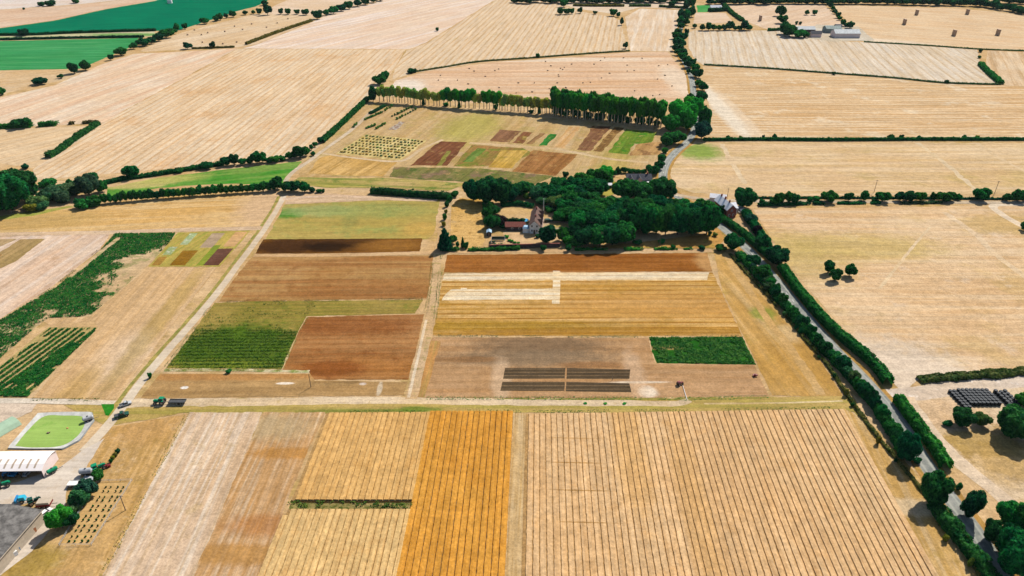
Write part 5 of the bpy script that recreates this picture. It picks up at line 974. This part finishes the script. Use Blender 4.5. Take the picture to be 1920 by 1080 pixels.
def trailer(px, rz, label, ln=6.0, wd=2.3, body='darksteel', sides=.35, cat='trailer'):
    p = G(*px); e = empty('trailer', (p.x, p.y, .12), rz); tag(e, label, cat)
    MB().box(0, 0, .85, ln, wd, .16).build('bed', body, e)
    m = MB()
    for sy in (-1, 1): m.box(0, sy * (wd / 2 - .05), 1.012, ln, .08, sides)
    for sx in (-1, 1): m.box(sx * (ln / 2 - .05), 0, 1.012, .08, wd - .26, sides)
    m.build('sides', body, e)
    m = MB(); m.box(ln / 2 + .7, 0, .7, 1.4, .12, .12); m.box(0, 0, .6, ln * .9, .5, .24); m.build('drawbar', 'darksteel', e)
    for sx in (-.6, .6):
        for sy in (-1, 1): wheel(e, sx - ln * .12, sy * (wd / 2 - .25), .42, .3)
    return e
def car(px, rz, label, body='white', pickup=False, s=1.0, cat='car'):
    p = G(*px); e = empty('pickup' if pickup else 'car', (p.x, p.y, .12), rz); e.scale = (s, s, s); tag(e, label, cat)
    prof = [(-2.1, .35), (2.1, .35), (2.12, .75), (1.3, .92), (.7, .95), (-1.6, .95), (-2.12, .9)]
    MB().prism([(a, b) for a, b in prof], -.86, .86, 'y').build('body', body, e)
    if pickup: gp_ = [(-.5, .94), (1.0, .94), (.55, 1.55), (-.35, 1.58)]
    else: gp_ = [(-1.95, .94), (1.15, .94), (.5, 1.42), (-1.5, 1.45)]
    MB().prism(gp_, -.76, .76, 'y').build('window', 'glass', e)
    MB().box((gp_[2][0] + gp_[3][0]) / 2, 0, gp_[3][1] + .005, abs(gp_[2][0] - gp_[3][0]) * .95, 1.45, .06).build('roof', body, e)
    if pickup: MB().box(-1.35, 0, .955, 1.3, 1.4, .04).build('load_bed', 'darksteel', e)
    for sx in (-1.3, 1.3):
        for sy in (-1, 1): wheel(e, sx, sy * .78, .33, .22)
    return e
tractor((302, 757), math.pi, 'green tractor heading left in front of a low dark trailer'); trailer((334, 757), math.pi, 'low dark flat trailer standing behind the green tractor', 5.4, 1.9, 'darksteel', .2)
car((236, 760), .6, 'grey buggy with an open back, beside the farm track', 'steel', True, .85, 'buggy')
e = car((229, 781), .5, 'dark green pickup parked beside the farm track junction', 'darkgreen', True, 1.0, 'pickup')
tractor((184, 882), .7, 'green tractor standing behind the shrubs in the yard')
tractor((4, 914), .5, 'bright green tractor at the left edge before the white shed')
tractor((64, 944), .75, 'dark green tractor beside the tan covered trailer', 'darkgreen', .85)
tractor((1274, 722), .4, 'maroon tractor alone on the dusty field', 'redpaint', .62)
# pump by the pond
def tank(px, rz, label, mat, ln=3.0, r=.75, cat='tank', wheels=True):
    p = G(*px); e = empty('water_tank', (p.x, p.y, .12), rz); tag(e, label, cat)
    z = .55 + r
    m = MB(); m.cyl((-ln / 2, 0, z), (ln / 2, 0, z), r, r, 18); m.cyl((-ln / 2 - .25, 0, z), (-ln / 2, 0, z), r * .6, r, 18); m.cyl((ln / 2, 0, z), (ln / 2 + .25, 0, z), r, r * .6, 18); m.build('vessel', mat, e)
    m = MB(); m.box(0, 0, .4, ln * .9, r * 1.3, .18); m.box(ln / 2 + .8, 0, .42, 1.6, .12, .1); m.build('frame', 'darksteel', e)
    MB().cyl((0, 0, z + r - .03), (0, 0, z + r + .15), .25, .25, 12).build('lid', 'darksteel', e)
    if wheels:
        for sy in (-1, 1): wheel(e, -.2, sy * (r * .75), .45, .28)
    return e
tank((167, 790), .55, 'grey pump tank standing at the corner of the green pond', 'steel', 2.6, .7, 'pump')
tank((100, 887), .9, 'green wheeled tank beside the end of the white shed', 'greenpaint', 2.4, .6)
tank((164, 890), .15, 'grey round tank trailer beside the yard shrubs', 'steel', 3.2, .85)
trailer((142, 911), .05, 'flat pale trailer parked beside the yard shrubs', 3.6, 1.9, 'white', .12)
m = MB(); m.box(0, 0, 0, 3.4, 2.4, .12); m.box(.2, .1, .122, 2.6, 1.7, .1); o = m.build('pallet_sheet', 'steel'); o.location = G(166, 899) + Vector((0, 0, .14)); tag(o, 'grey metal sheets lying beside the round tank trailer', 'metal sheets')
e = trailer((86, 949), .1, 'trailer with a tan cover beside the dark green tractor', 3.6, 2.2, 'redpaint', .5); m = MB(); m.box(0, 0, 1.52, 3.7, 2.3, .5, 0, .86); m.build('cover', 'tan', e)
e = empty('sprayer', G(44, 940) + Vector((0, 0, .12)), .25); tag(e, 'blue and turquoise crop sprayer parked in the yard', 'sprayer')
MB().box(0, 0, .7, 1.8, 1.5, 1.1, 0, .8).build('tank', 'turq', e); MB().box(-1.4, 0, .6, .5, 2.4, .9).build('boom_frame', 'bluepaint', e); m = MB()
for sy in (-1, 1): m.box(-1.5, sy * .5, 1.52, .15, .9, .15); m.box(1.2, sy * .4, .5, 1.4, .14, .14)
m.build('boom', 'bluepaint', e)
for sy in (-1, 1): wheel(e, 0, sy * .85, .5, .3)
m = MB(); m.cyl((0, 0, 0), (0, 0, 1.0), .45, .5, 12); m.cyl((.9, .3, 0), (.9, .3, .8), .4, .42, 12); o = m.build('water_butt', 'redpaint'); o.location = G(199, 877) + Vector((0, 0, .12)); tag(o, 'red and pale drums beyond the green yard tractor', 'drum')
# things along the grey roofed shed
car((87, 964), 1.15, 'white van parked at the corner of the grey roof', 'white', False, .8, 'van')
car((80, 975), 1.1, 'dark car behind the white van at the grey roof', 'darksteel', False, .7)
def bin_(px, rz, mat, lid, label, s=1.0, nm='bin', cat='bin'):
    p = G(*px); e = empty(nm, (p.x, p.y, .12), rz); e.scale = (s, s, s); tag(e, label, cat)
    MB().box(0, 0, .1, 1.4, 1.1, 1.1, 0, 1.08).build('box', mat, e); MB().box(0, 0, 1.202, 1.5, 1.2, .12, 0, .9).build('lid', lid, e); m = MB()
    for sx in (-.5, .5): m.box(sx, 0, 0, .15, 1.0, .1)
    m.build('feet', 'darksteel', e)
bin_((66, 990), 1.1, 'wood', 'redpaint', 'brown bin with a red lid along the grey shed'); bin_((60, 1000), 1.1, 'orange', 'tan', 'orange skip with a tan top along the grey shed', 1.4, 'skip', 'skip')
bin_((44, 1018), 1.0, 'white', 'white', 'white tank crate along the grey shed, farthest of three', 1.15, 'crate', 'crate'); bin_((38, 1024), 1.0, 'steel', 'white', 'white lidded crate along the grey shed, middle of three', 1.05, 'crate', 'crate'); bin_((32, 1034), 1.0, 'bluepaint', 'steel', 'dark blue crate among the white ones by the grey shed', 1.0, 'crate', 'crate'); bin_((27, 1042), 1.0, 'white', 'white', 'white crate along the grey shed, nearest of three', 1.1, 'crate', 'crate')
bin_((2, 1060), .6, 'wood', 'wood', 'brown wooden crate at the lower left edge', 1.5, 'crate', 'crate')
# tarpaulin heap left of pond
m = MB(); prof = [(-3.0, 0), (-2.5, .9), (-1.2, 1.5), (.4, 1.6), (2.0, 1.1), (3.0, 0)]; m.prism(prof, -4.5, 4.5, 'y'); o = m.build('covered_heap', flat_mat('pale green sheet', (190, 222, 196), vary=.1, size=1.5)); o.location = G(4, 806) + Vector((0, 0, .1)); o.rotation_euler = (0, 0, -.5); tag(o, 'heap under a pale green sheet left of the pond', 'covered heap')
# posts
for i, (b, hgt, lb) in enumerate((((235.5, 957), 5.6, 'tall wooden pole beside the fenced sandy plot'), ((583, 726), 5.4, 'tall wooden pole on the grey tan ground, middle left'), ((1126, 468), 9.0, 'tall pole in front of the low lump of the wood'), ((1236, 465), 7.0, 'tall pole on the dry bank before the wood'), ((1639, 360), 7.0, 'pole behind the lane trees, left one'), ((1865, 362), 7.0, 'pole behind the lane trees, right one'), ((1574, 626), 2.6, 'short post behind the long clipped road hedge'), ((818, 556), 3.0, 'post at the middle track beside the pale cut strip'), ((1148, 713), 1.4, 'short dark post in the dark trial beds'), ((1363, 373), 6, 'pole by the side lane near the slate roof'), ((1019, 402), 9, 'thin pale flagpole behind the old house'))):
    p = G(*b); m = MB(); m.cyl((0, 0, -.1), (0, 0, hgt), .13 if hgt > 3 else .09, .10 if hgt > 3 else .08, 8)
    if hgt > 5.5 and i != 10: m.box(0, 0, hgt * .93, 1.5, .1, .12)
    o = m.build('pole' if hgt > 3 else 'post', 'white' if i == 10 else 'wood'); o.location = (p.x, p.y, .1); tag(o, lb, 'pole' if hgt > 3 else 'post')
# seed drill marker and white pipe
m = MB(); m.cyl((0, 0, 0), (0, 0, 1.0), .35, .3, 10); m.box(.5, 0, .3, .8, .5, .4); m.box(-.4, .2, .2, .5, .9, .3); o = m.build('irrigation_reel', 'redpaint'); o.location = G(1415, 706) + Vector((0, 0, .12)); tag(o, 'small maroon reel at the right end of the dusty field', 'reel')
a, b_ = G(1280, 724), G(1288, 750); m = MB(); m.cyl(a + Vector((0, 0, .25)), b_ + Vector((0, 0, .25)), .09, .09, 8); o = m.build('white_pipe', 'white'); tag(o, 'pale pipe lying from the maroon tractor to the track', 'pipe')
# fence round the seed plot
def fence(px, label, hgt=1.0, step=2.5, closed=True, mat='wood', cat='fence'):
    pts = [G(*p) for p in px]; e = empty('fence', (pts[0].x, pts[0].y, .1)); tag(e, label, cat); o0 = pts[0]; rail = MB(); n = len(pts)
    for i in range(n if closed else n - 1):
        a, b = pts[i] - o0, pts[(i + 1) % n] - o0; L = (b - a).length; k = max(1, int(L / step))
        for j in range(k): p = a.lerp(b, j / k); MB().cyl((p.x, p.y, 0), (p.x, p.y, hgt), .06, .05, 6).build('post', mat, e)
        for z in (.4, .85): rail.cyl(a + Vector((0, 0, z * hgt)), b + Vector((0, 0, z * hgt)), .035, .035, 5)
    rail.build('rail', mat, e)
fence([(184, 904), (248, 902), (172, 1023), (112, 1024)], 'low grey fence round the plot of tiny shrubs', .9, 3.0, mat='steel')
# white object in the far green field
m = MB(); m.cyl((0, 0, 0), (0, 0, 4.5), 3.2, 3.2, 20); m.cyl((0, 0, 4.5), (0, 0, 6.2), 3.2, .6, 20); o = m.build('water_silo', 'white'); o.location = G(319, 6) + Vector((0, 0, .1)); tag(o, 'small white silo in the far dark green field', 'silo')

# ------------------------------------------------------------------ buildings
def wall_windows(e, spots, mat='glass'):
    for (x, y, z, sx, sy, sz) in spots:
        f = MB().box(x, y, z, sx, sy, sz).build('window', 'white', e)
        MB().box(x + (.02 if sx < sy and x > 0 else -.02 if sx < sy else 0), y + (-.02 if sy < sx and y < 0 else .02 if sy < sx else 0), z + .1, sx - (.0 if sx < sy else .2), sy - (.0 if sy < sx else .2), sz - .2).build('pane', 'glass', f)
def gable_house(name, loc, rz, wx, ly, eave, ridge, wall, roof, label, cat, over=.35, windows=(), door=None, chimneys=()):
    """ridge runs along y; the front gable faces -y"""
    e = empty(name, (loc.x, loc.y, .1), rz); tag(e, label, cat)
    m = MB(); m.prism([(-wx / 2, 0), (wx / 2, 0), (wx / 2, eave), (0, ridge), (-wx / 2, eave)], -ly / 2, ly / 2, 'y'); m.build('wall', wall, e)
    sl_ = (ridge - eave) / (wx / 2); t = .18; x = wx / 2 + over; ze = eave - sl_ * over
    m = MB()
    m.prism([(-x, ze + .02), (0, ridge + .02), (x, ze + .02), (x, ze + .02 + t), (0, ridge + t + .06), (-x, ze + .02 + t)], -ly / 2 - over, ly / 2 + over, 'y'); rf = m.build('roof', roof, e)
    for (cx, cy, h) in chimneys:
        m = MB(); z = ridge - abs(cx) * sl_ - .4; m.box(cx, cy, z, .75, .55, h + .4); m.box(cx, cy, z + h + .402, .9, .7, .12); m.cyl((cx - .15, cy, z + h + .5), (cx - .15, cy, z + h + .85), .12, .1, 8); m.cyl((cx + .18, cy, z + h + .5), (cx + .18, cy, z + h + .85), .12, .1, 8); m.build('chimney', 'brick', rf)
    wall_windows(e, windows)
    if door: MB().box(*door).build('door', 'wood', e)
    return e
# white open fronted shed
sp = G(84, 896); e = empty('open_shed', (sp.x, sp.y, .1), 0.02); tag(e, 'long white roofed open fronted shed in the farmyard', 'shed')
prof = [(0, 3.1), (1.6, 3.75), (3.6, 4.05), (5.8, 3.95), (7.2, 3.5), (7.6, 3.0)]
up = [(a, z + .14) for a, z in prof]
m = MB(); m.prism([(prof[0][0] - .4, prof[0][1] - .15), *prof[1:], *reversed(up[1:]), (up[0][0] - .4, up[0][1] - .15)], -32, .3, 'x'); rf = m.build('roof', 'cream', e)
for i in range(12):
    x = -1.9 - i * 2.15
    m = MB(); m.prism([(.35, 3.39), (1.6, 3.905), (3.3, 4.17), (3.3, 4.20), (1.6, 3.94), (.35, 3.42)], x - .42, x + .12, 'x'); m.build('skylight', 'skylight', rf)
m = MB(); m.prism([(0, 0), *prof[:-1], (7.6, 3.0), (7.6, 0)], -.12, .0, 'x'); m.build('end_wall', 'cream_end', e)
m = MB(); m.prism([(0, 0), *prof[:-1], (7.6, 3.0), (7.6, 0)], -31.8, -31.68, 'x'); m.build('end_wall', 'cream_end', e)
m = MB(); m.box(-15.9, 7.5, 0, 31.5, .12, 2.98); m.build('back_wall', 'cream_end', e)
for i in range(6): MB().box(-.4 - i * 6.2, .12, 0, .2, .2, 3.12).build('post', 'darksteel', e)
tractor((14, 893), 2.2, 'dark blue tractor inside the open shed, left bay', 'bluepaint', .9); car((54, 888), 1.4, 'pale car inside the open white shed', 'steel', False, .8)
trailer((30, 890), 1.5, 'dark trailer inside the open white shed', 3.5, 2, 'bluepaint')
# grey roofed shed, lower left
c0 = G(80, 956, 4.0); c1 = G(0, 1048, 4.0); c2 = G(12, 929, 4.0)
dl = (c1 - c0); dl.z = 0; dl.normalize(); dn = Vector((dl.y, -dl.x, 0));
if dn.dot(c2 - c0) < 0: dn = -dn
rz = math.atan2(dl.y, dl.x); L_ = 34; W_ = 18; ctr = c0 + dl * L_ / 2 + dn * W_ / 2
e = empty('grey_shed', (ctr.x, ctr.y, .1), rz - math.pi / 2); tag(e, 'big shed with a mottled dark grey roof, bottom left', 'shed')
m = MB(); m.prism([(-W_ / 2 + .3, 0), (W_ / 2 - .3, 0), (W_ / 2 - .3, 3.8), (0, 5.0), (-W_ / 2 + .3, 3.8)], -L_ / 2 + .3, L_ / 2 - .3, 'y'); m.build('wall', 'tan', e)
m = MB(); m.prism([(-W_ / 2, 3.78), (0, 5.02), (W_ / 2, 3.78), (W_ / 2, 3.98), (0, 5.24), (-W_ / 2, 3.98)], -L_ / 2, L_ / 2, 'y'); rf = m.build('roof', 'greyroof', e)
m = MB()
for sx in (-1, 1): m.box(sx * (W_ / 2 + .09), 0, 3.8, .14, L_, .16)
m.build('gutter', 'tan', e)
# old house with cross gables
W = [( -1.2, -8.53, 1.0, .9, .06, 1.2), (1.2, -8.53, 1.0, .9, .06, 1.2), (-1.2, -8.53, 3.4, .9, .06, 1.1), (1.2, -8.53, 3.4, .9, .06, 1.1)]
hp = G(1005, 437); hp.y += 7.6; hx, hy = hp.x, hp.y
e = gable_house('old_house', hp, -.10, 4.9, 17, 4.4, 6.8, 'white', 'tile', 'old white gabled house with a long brown tiled roof', 'house', windows=W, door=(0, -8.53, 0, .95, .06, 2.0), chimneys=((0, 5, 1.2), (.2, -3.5, 1.0)))
for yy in (-4.6, 1.2, 5.6):
    m = MB(); m.prism([(yy - 1.5, 0), (yy + 1.5, 0), (yy + 1.5, 4.2), (yy, 5.9), (yy - 1.5, 4.2)], 2.2, 3.5, 'x'); m.build('side_gable', 'render_pink', e)
    m = MB(); m.prism([(yy - 1.75, 3.92), (yy, 5.92), (yy + 1.75, 3.92), (yy + 1.75, 4.1), (yy, 6.1), (yy - 1.75, 4.1)], .6, 3.7, 'x'); m.build('side_roof', 'tile', e)
m = MB(); m.box(-4.2, -6.6, 0, 2.9, 3.4, 2.3); m.build('lean_to', 'white', e); m = MB(); m.box(-4.25, -6.6, 2.302, 3.1, 3.6, .7, 0, .6); m.build('lean_to_roof', 'blue_roof', e)
# low red roofed annex
ap = G(966, 433); ap.y += 2.2
gable_house('annex', ap, math.pi / 2, 4.0, 9.4, 2.2, 3.6, 'board', 'redtile', 'low dark annex with a red tiled roof left of the house', 'annex', windows=[(-2.03, -2, .8, .06, 1.0, .9), (-2.03, 1.5, .8, .06, 1.0, .9)])
sp = G(917, 443); sp.y += 1.2
gable_house('garden_shed', sp, 0, 2.2, 2.8, 1.9, 2.5, 'board', 'blue_roof', 'small garden shed with a pale blue roof by the paddock', 'shed', .2, door=(0, -1.43, 0, .8, .06, 1.7))
for pts_, lb in (([(940, 388), (968, 385), (1000, 389)], 'dark garden hedge behind the dry lawn'), ([(944, 417), (965, 417), (984, 418)], 'low clipped hedge behind the red roofed annex'), ([(1022, 394), (1048, 394)], 'clipped garden hedge behind the gravel drive'), ([(1036, 413), (1066, 414)], 'low dark hedge along the gravel drive'), ([(908, 384), (912, 404), (916, 426)], 'leafy hedge between the paddock and the garden')):
    hedge(pts_, 2.2, 1.9, 'leaf_hedge_dark', lb, .35, 6, wild=.4)
row(P4("915,412,20,26,t 920,396,16,20,m 1062,440,16,16,H 1040,440,14,14,m 1076,446,22,26,t 1008,446,9,8,h 950,446,8,6,B"), 'round the old house yard', 'trees round the old house yard')
# trampoline
tp = G(985, 416); e = empty('trampoline', (tp.x, tp.y, .1)); tag(e, 'round turquoise trampoline behind the low red roofed annex', 'trampoline')
MB().cyl((0, 0, .88), (0, 0, .93), 1.25, 1.25, 28).build('mat', 'bluepaint', e)
m = MB(); n = 28
vs = []
for r_, z in ((1.27, .95), (1.75, .95), (1.75, .87), (1.27, .87)):
    for i in range(n): vs.append((r_ * math.cos(6.2832 * i / n), r_ * math.sin(6.2832 * i / n), z))
m.add(vs, [(k * n + i, k * n + (i + 1) % n, ((k + 1) % 4) * n + (i + 1) % n, ((k + 1) % 4) * n + i) for k in range(4) for i in range(n)]); m.build('pad', 'turq', e)
for i in range(6): MB().cyl((1.6 * math.cos(i * 1.047), 1.6 * math.sin(i * 1.047), 0), (1.6 * math.cos(i * 1.047), 1.6 * math.sin(i * 1.047), .87), .04, .04, 6).build('leg', 'steel', e)
# glass frame and garden bed, garden wall
gp_ = G(934, 456); e = empty('fruit_cage', (gp_.x, gp_.y, .1)); tag(e, 'grey netted fruit cage with green plants behind the garden wall', 'fruit cage')
m = MB()
for sx in (-3.2, -1.05, 1.05, 3.2):
    for sy in (-3.2, 0, 3.2): m.cyl((sx, sy, 0), (sx, sy, 2.0), .05, .05, 6)
for sy in (-3.2, 0, 3.2): m.cyl((-3.2, sy, 2.0), (3.2, sy, 2.0), .05, .05, 6)
for sx in (-3.2, 3.2): m.cyl((sx, -3.2, 2.0), (sx, 3.2, 2.0), .05, .05, 6)
m.build('frame', 'steel', e); m = MB(); m.box(0, 3.1, .1, 6.2, .05, 1.8); m.box(-3.25, 0, .1, .04, 6.2, 1.8); m.build('netting', 'darkgreen', e)
for i, (x, y) in enumerate(((928, 460), (934, 461), (940, 460), (926, 455), (955, 452), (960, 454), (965, 456), (972, 458))):
    p = G(x, y); p.z = .1; plant('G' if i < 4 else 'B', p, R.uniform(1.4, 2.0), R.uniform(.8, 1.2), f'low garden plant, {nth([2, 3, 4, 1, 5, 6, 7, 8][i])} from the left behind the garden wall', 'plants behind the garden wall')
a, b_ = G(918, 466), G(1050, 463); m = MB(); d = b_ - a; m.box((a.x + b_.x) / 2, (a.y + b_.y) / 2, 0, d.length, .35, 1.9, math.atan2(d.y, d.x)); o = m.build('garden_wall', 'board'); 
m = MB(); m.box((a.x + b_.x) / 2, (a.y + b_.y) / 2, 1.902, d.length + .1, .5, .1, math.atan2(d.y, d.x)); m.build('coping', 'brick', o); tag(o, 'long dark brick garden wall in front of the old house', 'wall')
car((1028, 416), .1, 'dark car parked behind the old house', 'darkgreen', False, 1.0)
sheet('paddock', [(846, 386), (862, 372), (900, 374), (920, 386), (915, 420), (905, 462), (875, 466), (845, 440)], FM('golden paddock', (216, 168, 84), (226, 180, 104), patch=[((160, 120, 62), 5, .6, .05, .7), ((230, 192, 130), 7, .6, .05, .6)], grain=.24), 'golden dry paddock left of the old house', cat='paddock')
sheet('garden', [(940, 388), (990, 386), (1002, 400), (992, 414), (945, 414), (936, 400)], FM('lawn dry', (226, 188, 136), (216, 176, 112)), 'dry lawn behind the low annex', cat='lawn')
sheet('gravel_drive', [(1012, 410), (1068, 412), (1072, 440), (1045, 446), (1010, 440)], FM('gravel', (216, 190, 160), (200, 176, 146), spots=[(1046, 423, 6, 3, (190, 170, 100), .8, .3)]), 'pale gravel drive beside the old house', cat='drive')
sheet('garden', [(944, 433), (1000, 436), (1050, 444), (1050, 462), (944, 464)], FM('sandy yard', (230, 192, 142), (222, 180, 122)), 'sandy yard between the annex and the garden wall', cat='yard')
sheet('lawn', [(1118, 350), (1150, 340), (1170, 346), (1166, 362), (1120, 372)], FM('yellow lawn', (180, 176, 80), (196, 180, 96)), 'small yellow green lawn inside the wood', cat='lawn')
sheet('dry_bank', [(1080, 466), (1190, 455), (1320, 440), (1345, 428), (1362, 448), (1340, 466)], FM('dry bank', (214, 166, 92), (200, 150, 84), patch=[((150, 140, 60), 6, .58, .05, .7)], grain=.25), 'dry grassy bank in front of the dense wood', cat='bank')
sheet('garden', [(1366, 418), (1392, 406), (1410, 432), (1422, 452), (1408, 450)], FM('house garden', (226, 196, 158), (214, 176, 128)), 'pale garden strip beside the brick house', cat='garden')
# brick house with slate roof
f_, bk = G(1370, 409), G(1347, 390); d = (bk - f_).normalized(); c_ = f_ + d * 6.8
e = gable_house('brick_house', c_, math.atan2(d.y, d.x) - math.pi / 2, 5.2, 13.5, 4.6, 7.0, 'brick', 'slate', 'red brick house with a pale slate roof beside the road', 'house', windows=[(-1.1, -6.78, .9, .9, .06, 1.3), (1.1, -6.78, .9, .9, .06, 1.3), (0, -6.78, 3.4, .9, .06, 1.1)], chimneys=((0, -3.4, 1.1), (0, 1.0, 1.2), (0, 5.0, 1.1)))
m = MB(); m.prism([(-3.2, 0), (3.2, 0), (3.2, 3.4), (0, 5.2), (-3.2, 3.4)], 2.6, 5.4, 'x'); m.build('side_wing', 'white', e)
m = MB(); m.prism([(-3.5, 3.24), (0, 5.22), (3.5, 3.24), (3.5, 3.42), (0, 5.4), (-3.5, 3.42)], 1.2, 5.7, 'x'); m.build('side_roof', 'slate', e)
gable_house('outbuilding', G(1345, 377), 1.3, 5, 8, 2.6, 3.8, 'white', 'slate', 'pale roofed outbuilding behind the brick house', 'outbuilding')
car((1392, 399), .3, 'white car parked under the big tree by the brick house', 'white'); car((1388, 393), .3, 'grey car parked behind the brick house', 'steel')
# white gabled house
hp = G(1194, 343); e = empty('white_house', (hp.x, hp.y, .1)); tag(e, 'white house with two small gables and a dark roof behind the wood', 'house')
m = MB(); m.prism([(-3.4, 0), (3.4, 0), (3.4, 3.0), (0, 5.2), (-3.4, 3.0)], -6, 7.5, 'x'); m.build('wall', 'white', e)
m = MB(); m.prism([(-3.8, 2.78), (0, 5.23), (3.8, 2.78), (3.8, 2.98), (0, 5.45), (-3.8, 2.98)], -6.4, 7.9, 'x'); rf = m.build('roof', 'darkslate', e)
for x in (-4.2, .4):
    m = MB(); m.prism([(x - 1.6, 0), (x + 1.6, 0), (x + 1.6, 3.4), (x, 5.4), (x - 1.6, 3.4)], -5.6, -3.0, 'y'); m.build('front_gable', 'render_pink', e)
    m = MB(); m.prism([(x - 1.9, 3.05), (x, 5.43), (x + 1.9, 3.05), (x + 1.9, 3.23), (x, 5.62), (x - 1.9, 3.23)], -5.9, -.6, 'y'); m.build('gable_roof', 'darkslate', e)
m = MB(); m.box(5.5, 0, 4.8, .8, .6, 1.6); m.build('chimney', 'brick', rf)
m = MB(); m.box(4.6, -4.6, 0, 4.4, 2.4, 2.4); m.build('porch', 'white', e)
gable_house('small_shed', G(1139, 352), math.pi / 2, 3.0, 4.0, 2.0, 2.6, 'board', 'slate', 'small pale roofed shed on the lawn inside the wood', 'shed')
# far farm
def barn(px, w_, l_, ev, rg, wall, roof, label, rz=0.0, **kw):
    p = G(*px); return gable_house('barn', p, math.pi / 2 + rz, w_, l_, ev, rg, wall, roof, label, 'barn', .3, **kw)
sheet('yard', [(1530, 46), (1610, 50), (1640, 76), (1560, 78), (1520, 72)], FM('farm yard far', (226, 212, 190), (214, 196, 168)), 'pale yard of the far farm', cat='yard')
barn((1506, 62), 10, 22, 4.5, 7, 'board', 'farmroof', 'far dark barn with a pale roof behind trees')
barn((1584, 69), 13, 27, 4.4, 7.6, 'cream_end', 'farmroof', 'far barn with a pale roof and a pink front wall')
barn((1559, 60), 12, 17, 4.2, 6.6, 'greenroof', 'greenroof', 'far barn with a grey green roof')
gable_house('farmhouse', G(1528, 69), math.pi / 2, 6, 11, 3.6, 6, 'render_pink', 'darkslate', 'far farmhouse with a dark grey roof', 'house')
barn((1570, 56), 6, 7, 4.4, 6, 'board', 'darkslate', 'small dark far barn beside the green roofed one')
row(P4("1463,30,20,20,t 1467,44,20,16,t 1480,68,30,24,L 1470,64,22,24,t 1498,70,26,16,m 1510,70,16,11,t 1490,62,14,12,h 1512,28,10,10,s 1527,28,10,10,s 1500,46,6,6,h 1493,46,6,7,h"), 'by the far farm barns', 'trees by the far farm barns')
row(P4("1552,9,12,10,s 1557,15,10,10,s 1561,20,10,9,s 1565,26,10,9,s 1570,34,11,12,s 1574,38,9,8,s 1579,48,9,12,t 1593,53,14,13,m 1587,50,10,8,h"), 'in the slanting row above the far farm', 'trees of the slanting row above the far farm')
hedge([(1440, 58), (1462, 57)], 4, 2.4, 'leaf_hedge_dark', 'short dark hedge left of the far farm trees', .6, 2)
for (px_, lb) in (((1341, 20), 'far pale house behind the bright green plot'),):
    gable_house('far_house', G(*px_), math.pi / 2, 7, 14, 4, 6.5, 'white', 'slate', lb, 'house')
hedge([(1330, 22), (1350, 21), (1362, 20)], 8, 4, 'leaf_hedge_dark', 'dark garden hedge round the far pale house', .8, 2)
hedge([(1356, 8), (1370, 24), (1392, 40)], 5, 3, 'leaf_hedge_dark', 'far slanting hedge right of the bright green plot', .7, 2)


# ------------------------------------------------------------------ summer haze in the air over the fields
hz = MB(); hz.box(0, 3200, -1.0, 9000, 8600, 161.0)
hzm = bpy.data.materials.new('haze air'); hzm.use_nodes = True; t_ = hzm.node_tree; t_.nodes.clear()
on = t_.nodes.new("ShaderNodeOutputMaterial"); pv = t_.nodes.new("ShaderNodeVolumePrincipled"); pv.inputs["Color"].default_value = (.72, .92, 1.0, 1); pv.inputs["Density"].default_value = 0.000014
t_.links.new(pv.outputs[0], on.inputs["Volume"])
tag(hz.build('haze', hzm), 'thin pale summer haze over all the fields', 'haze', None, 'stuff')
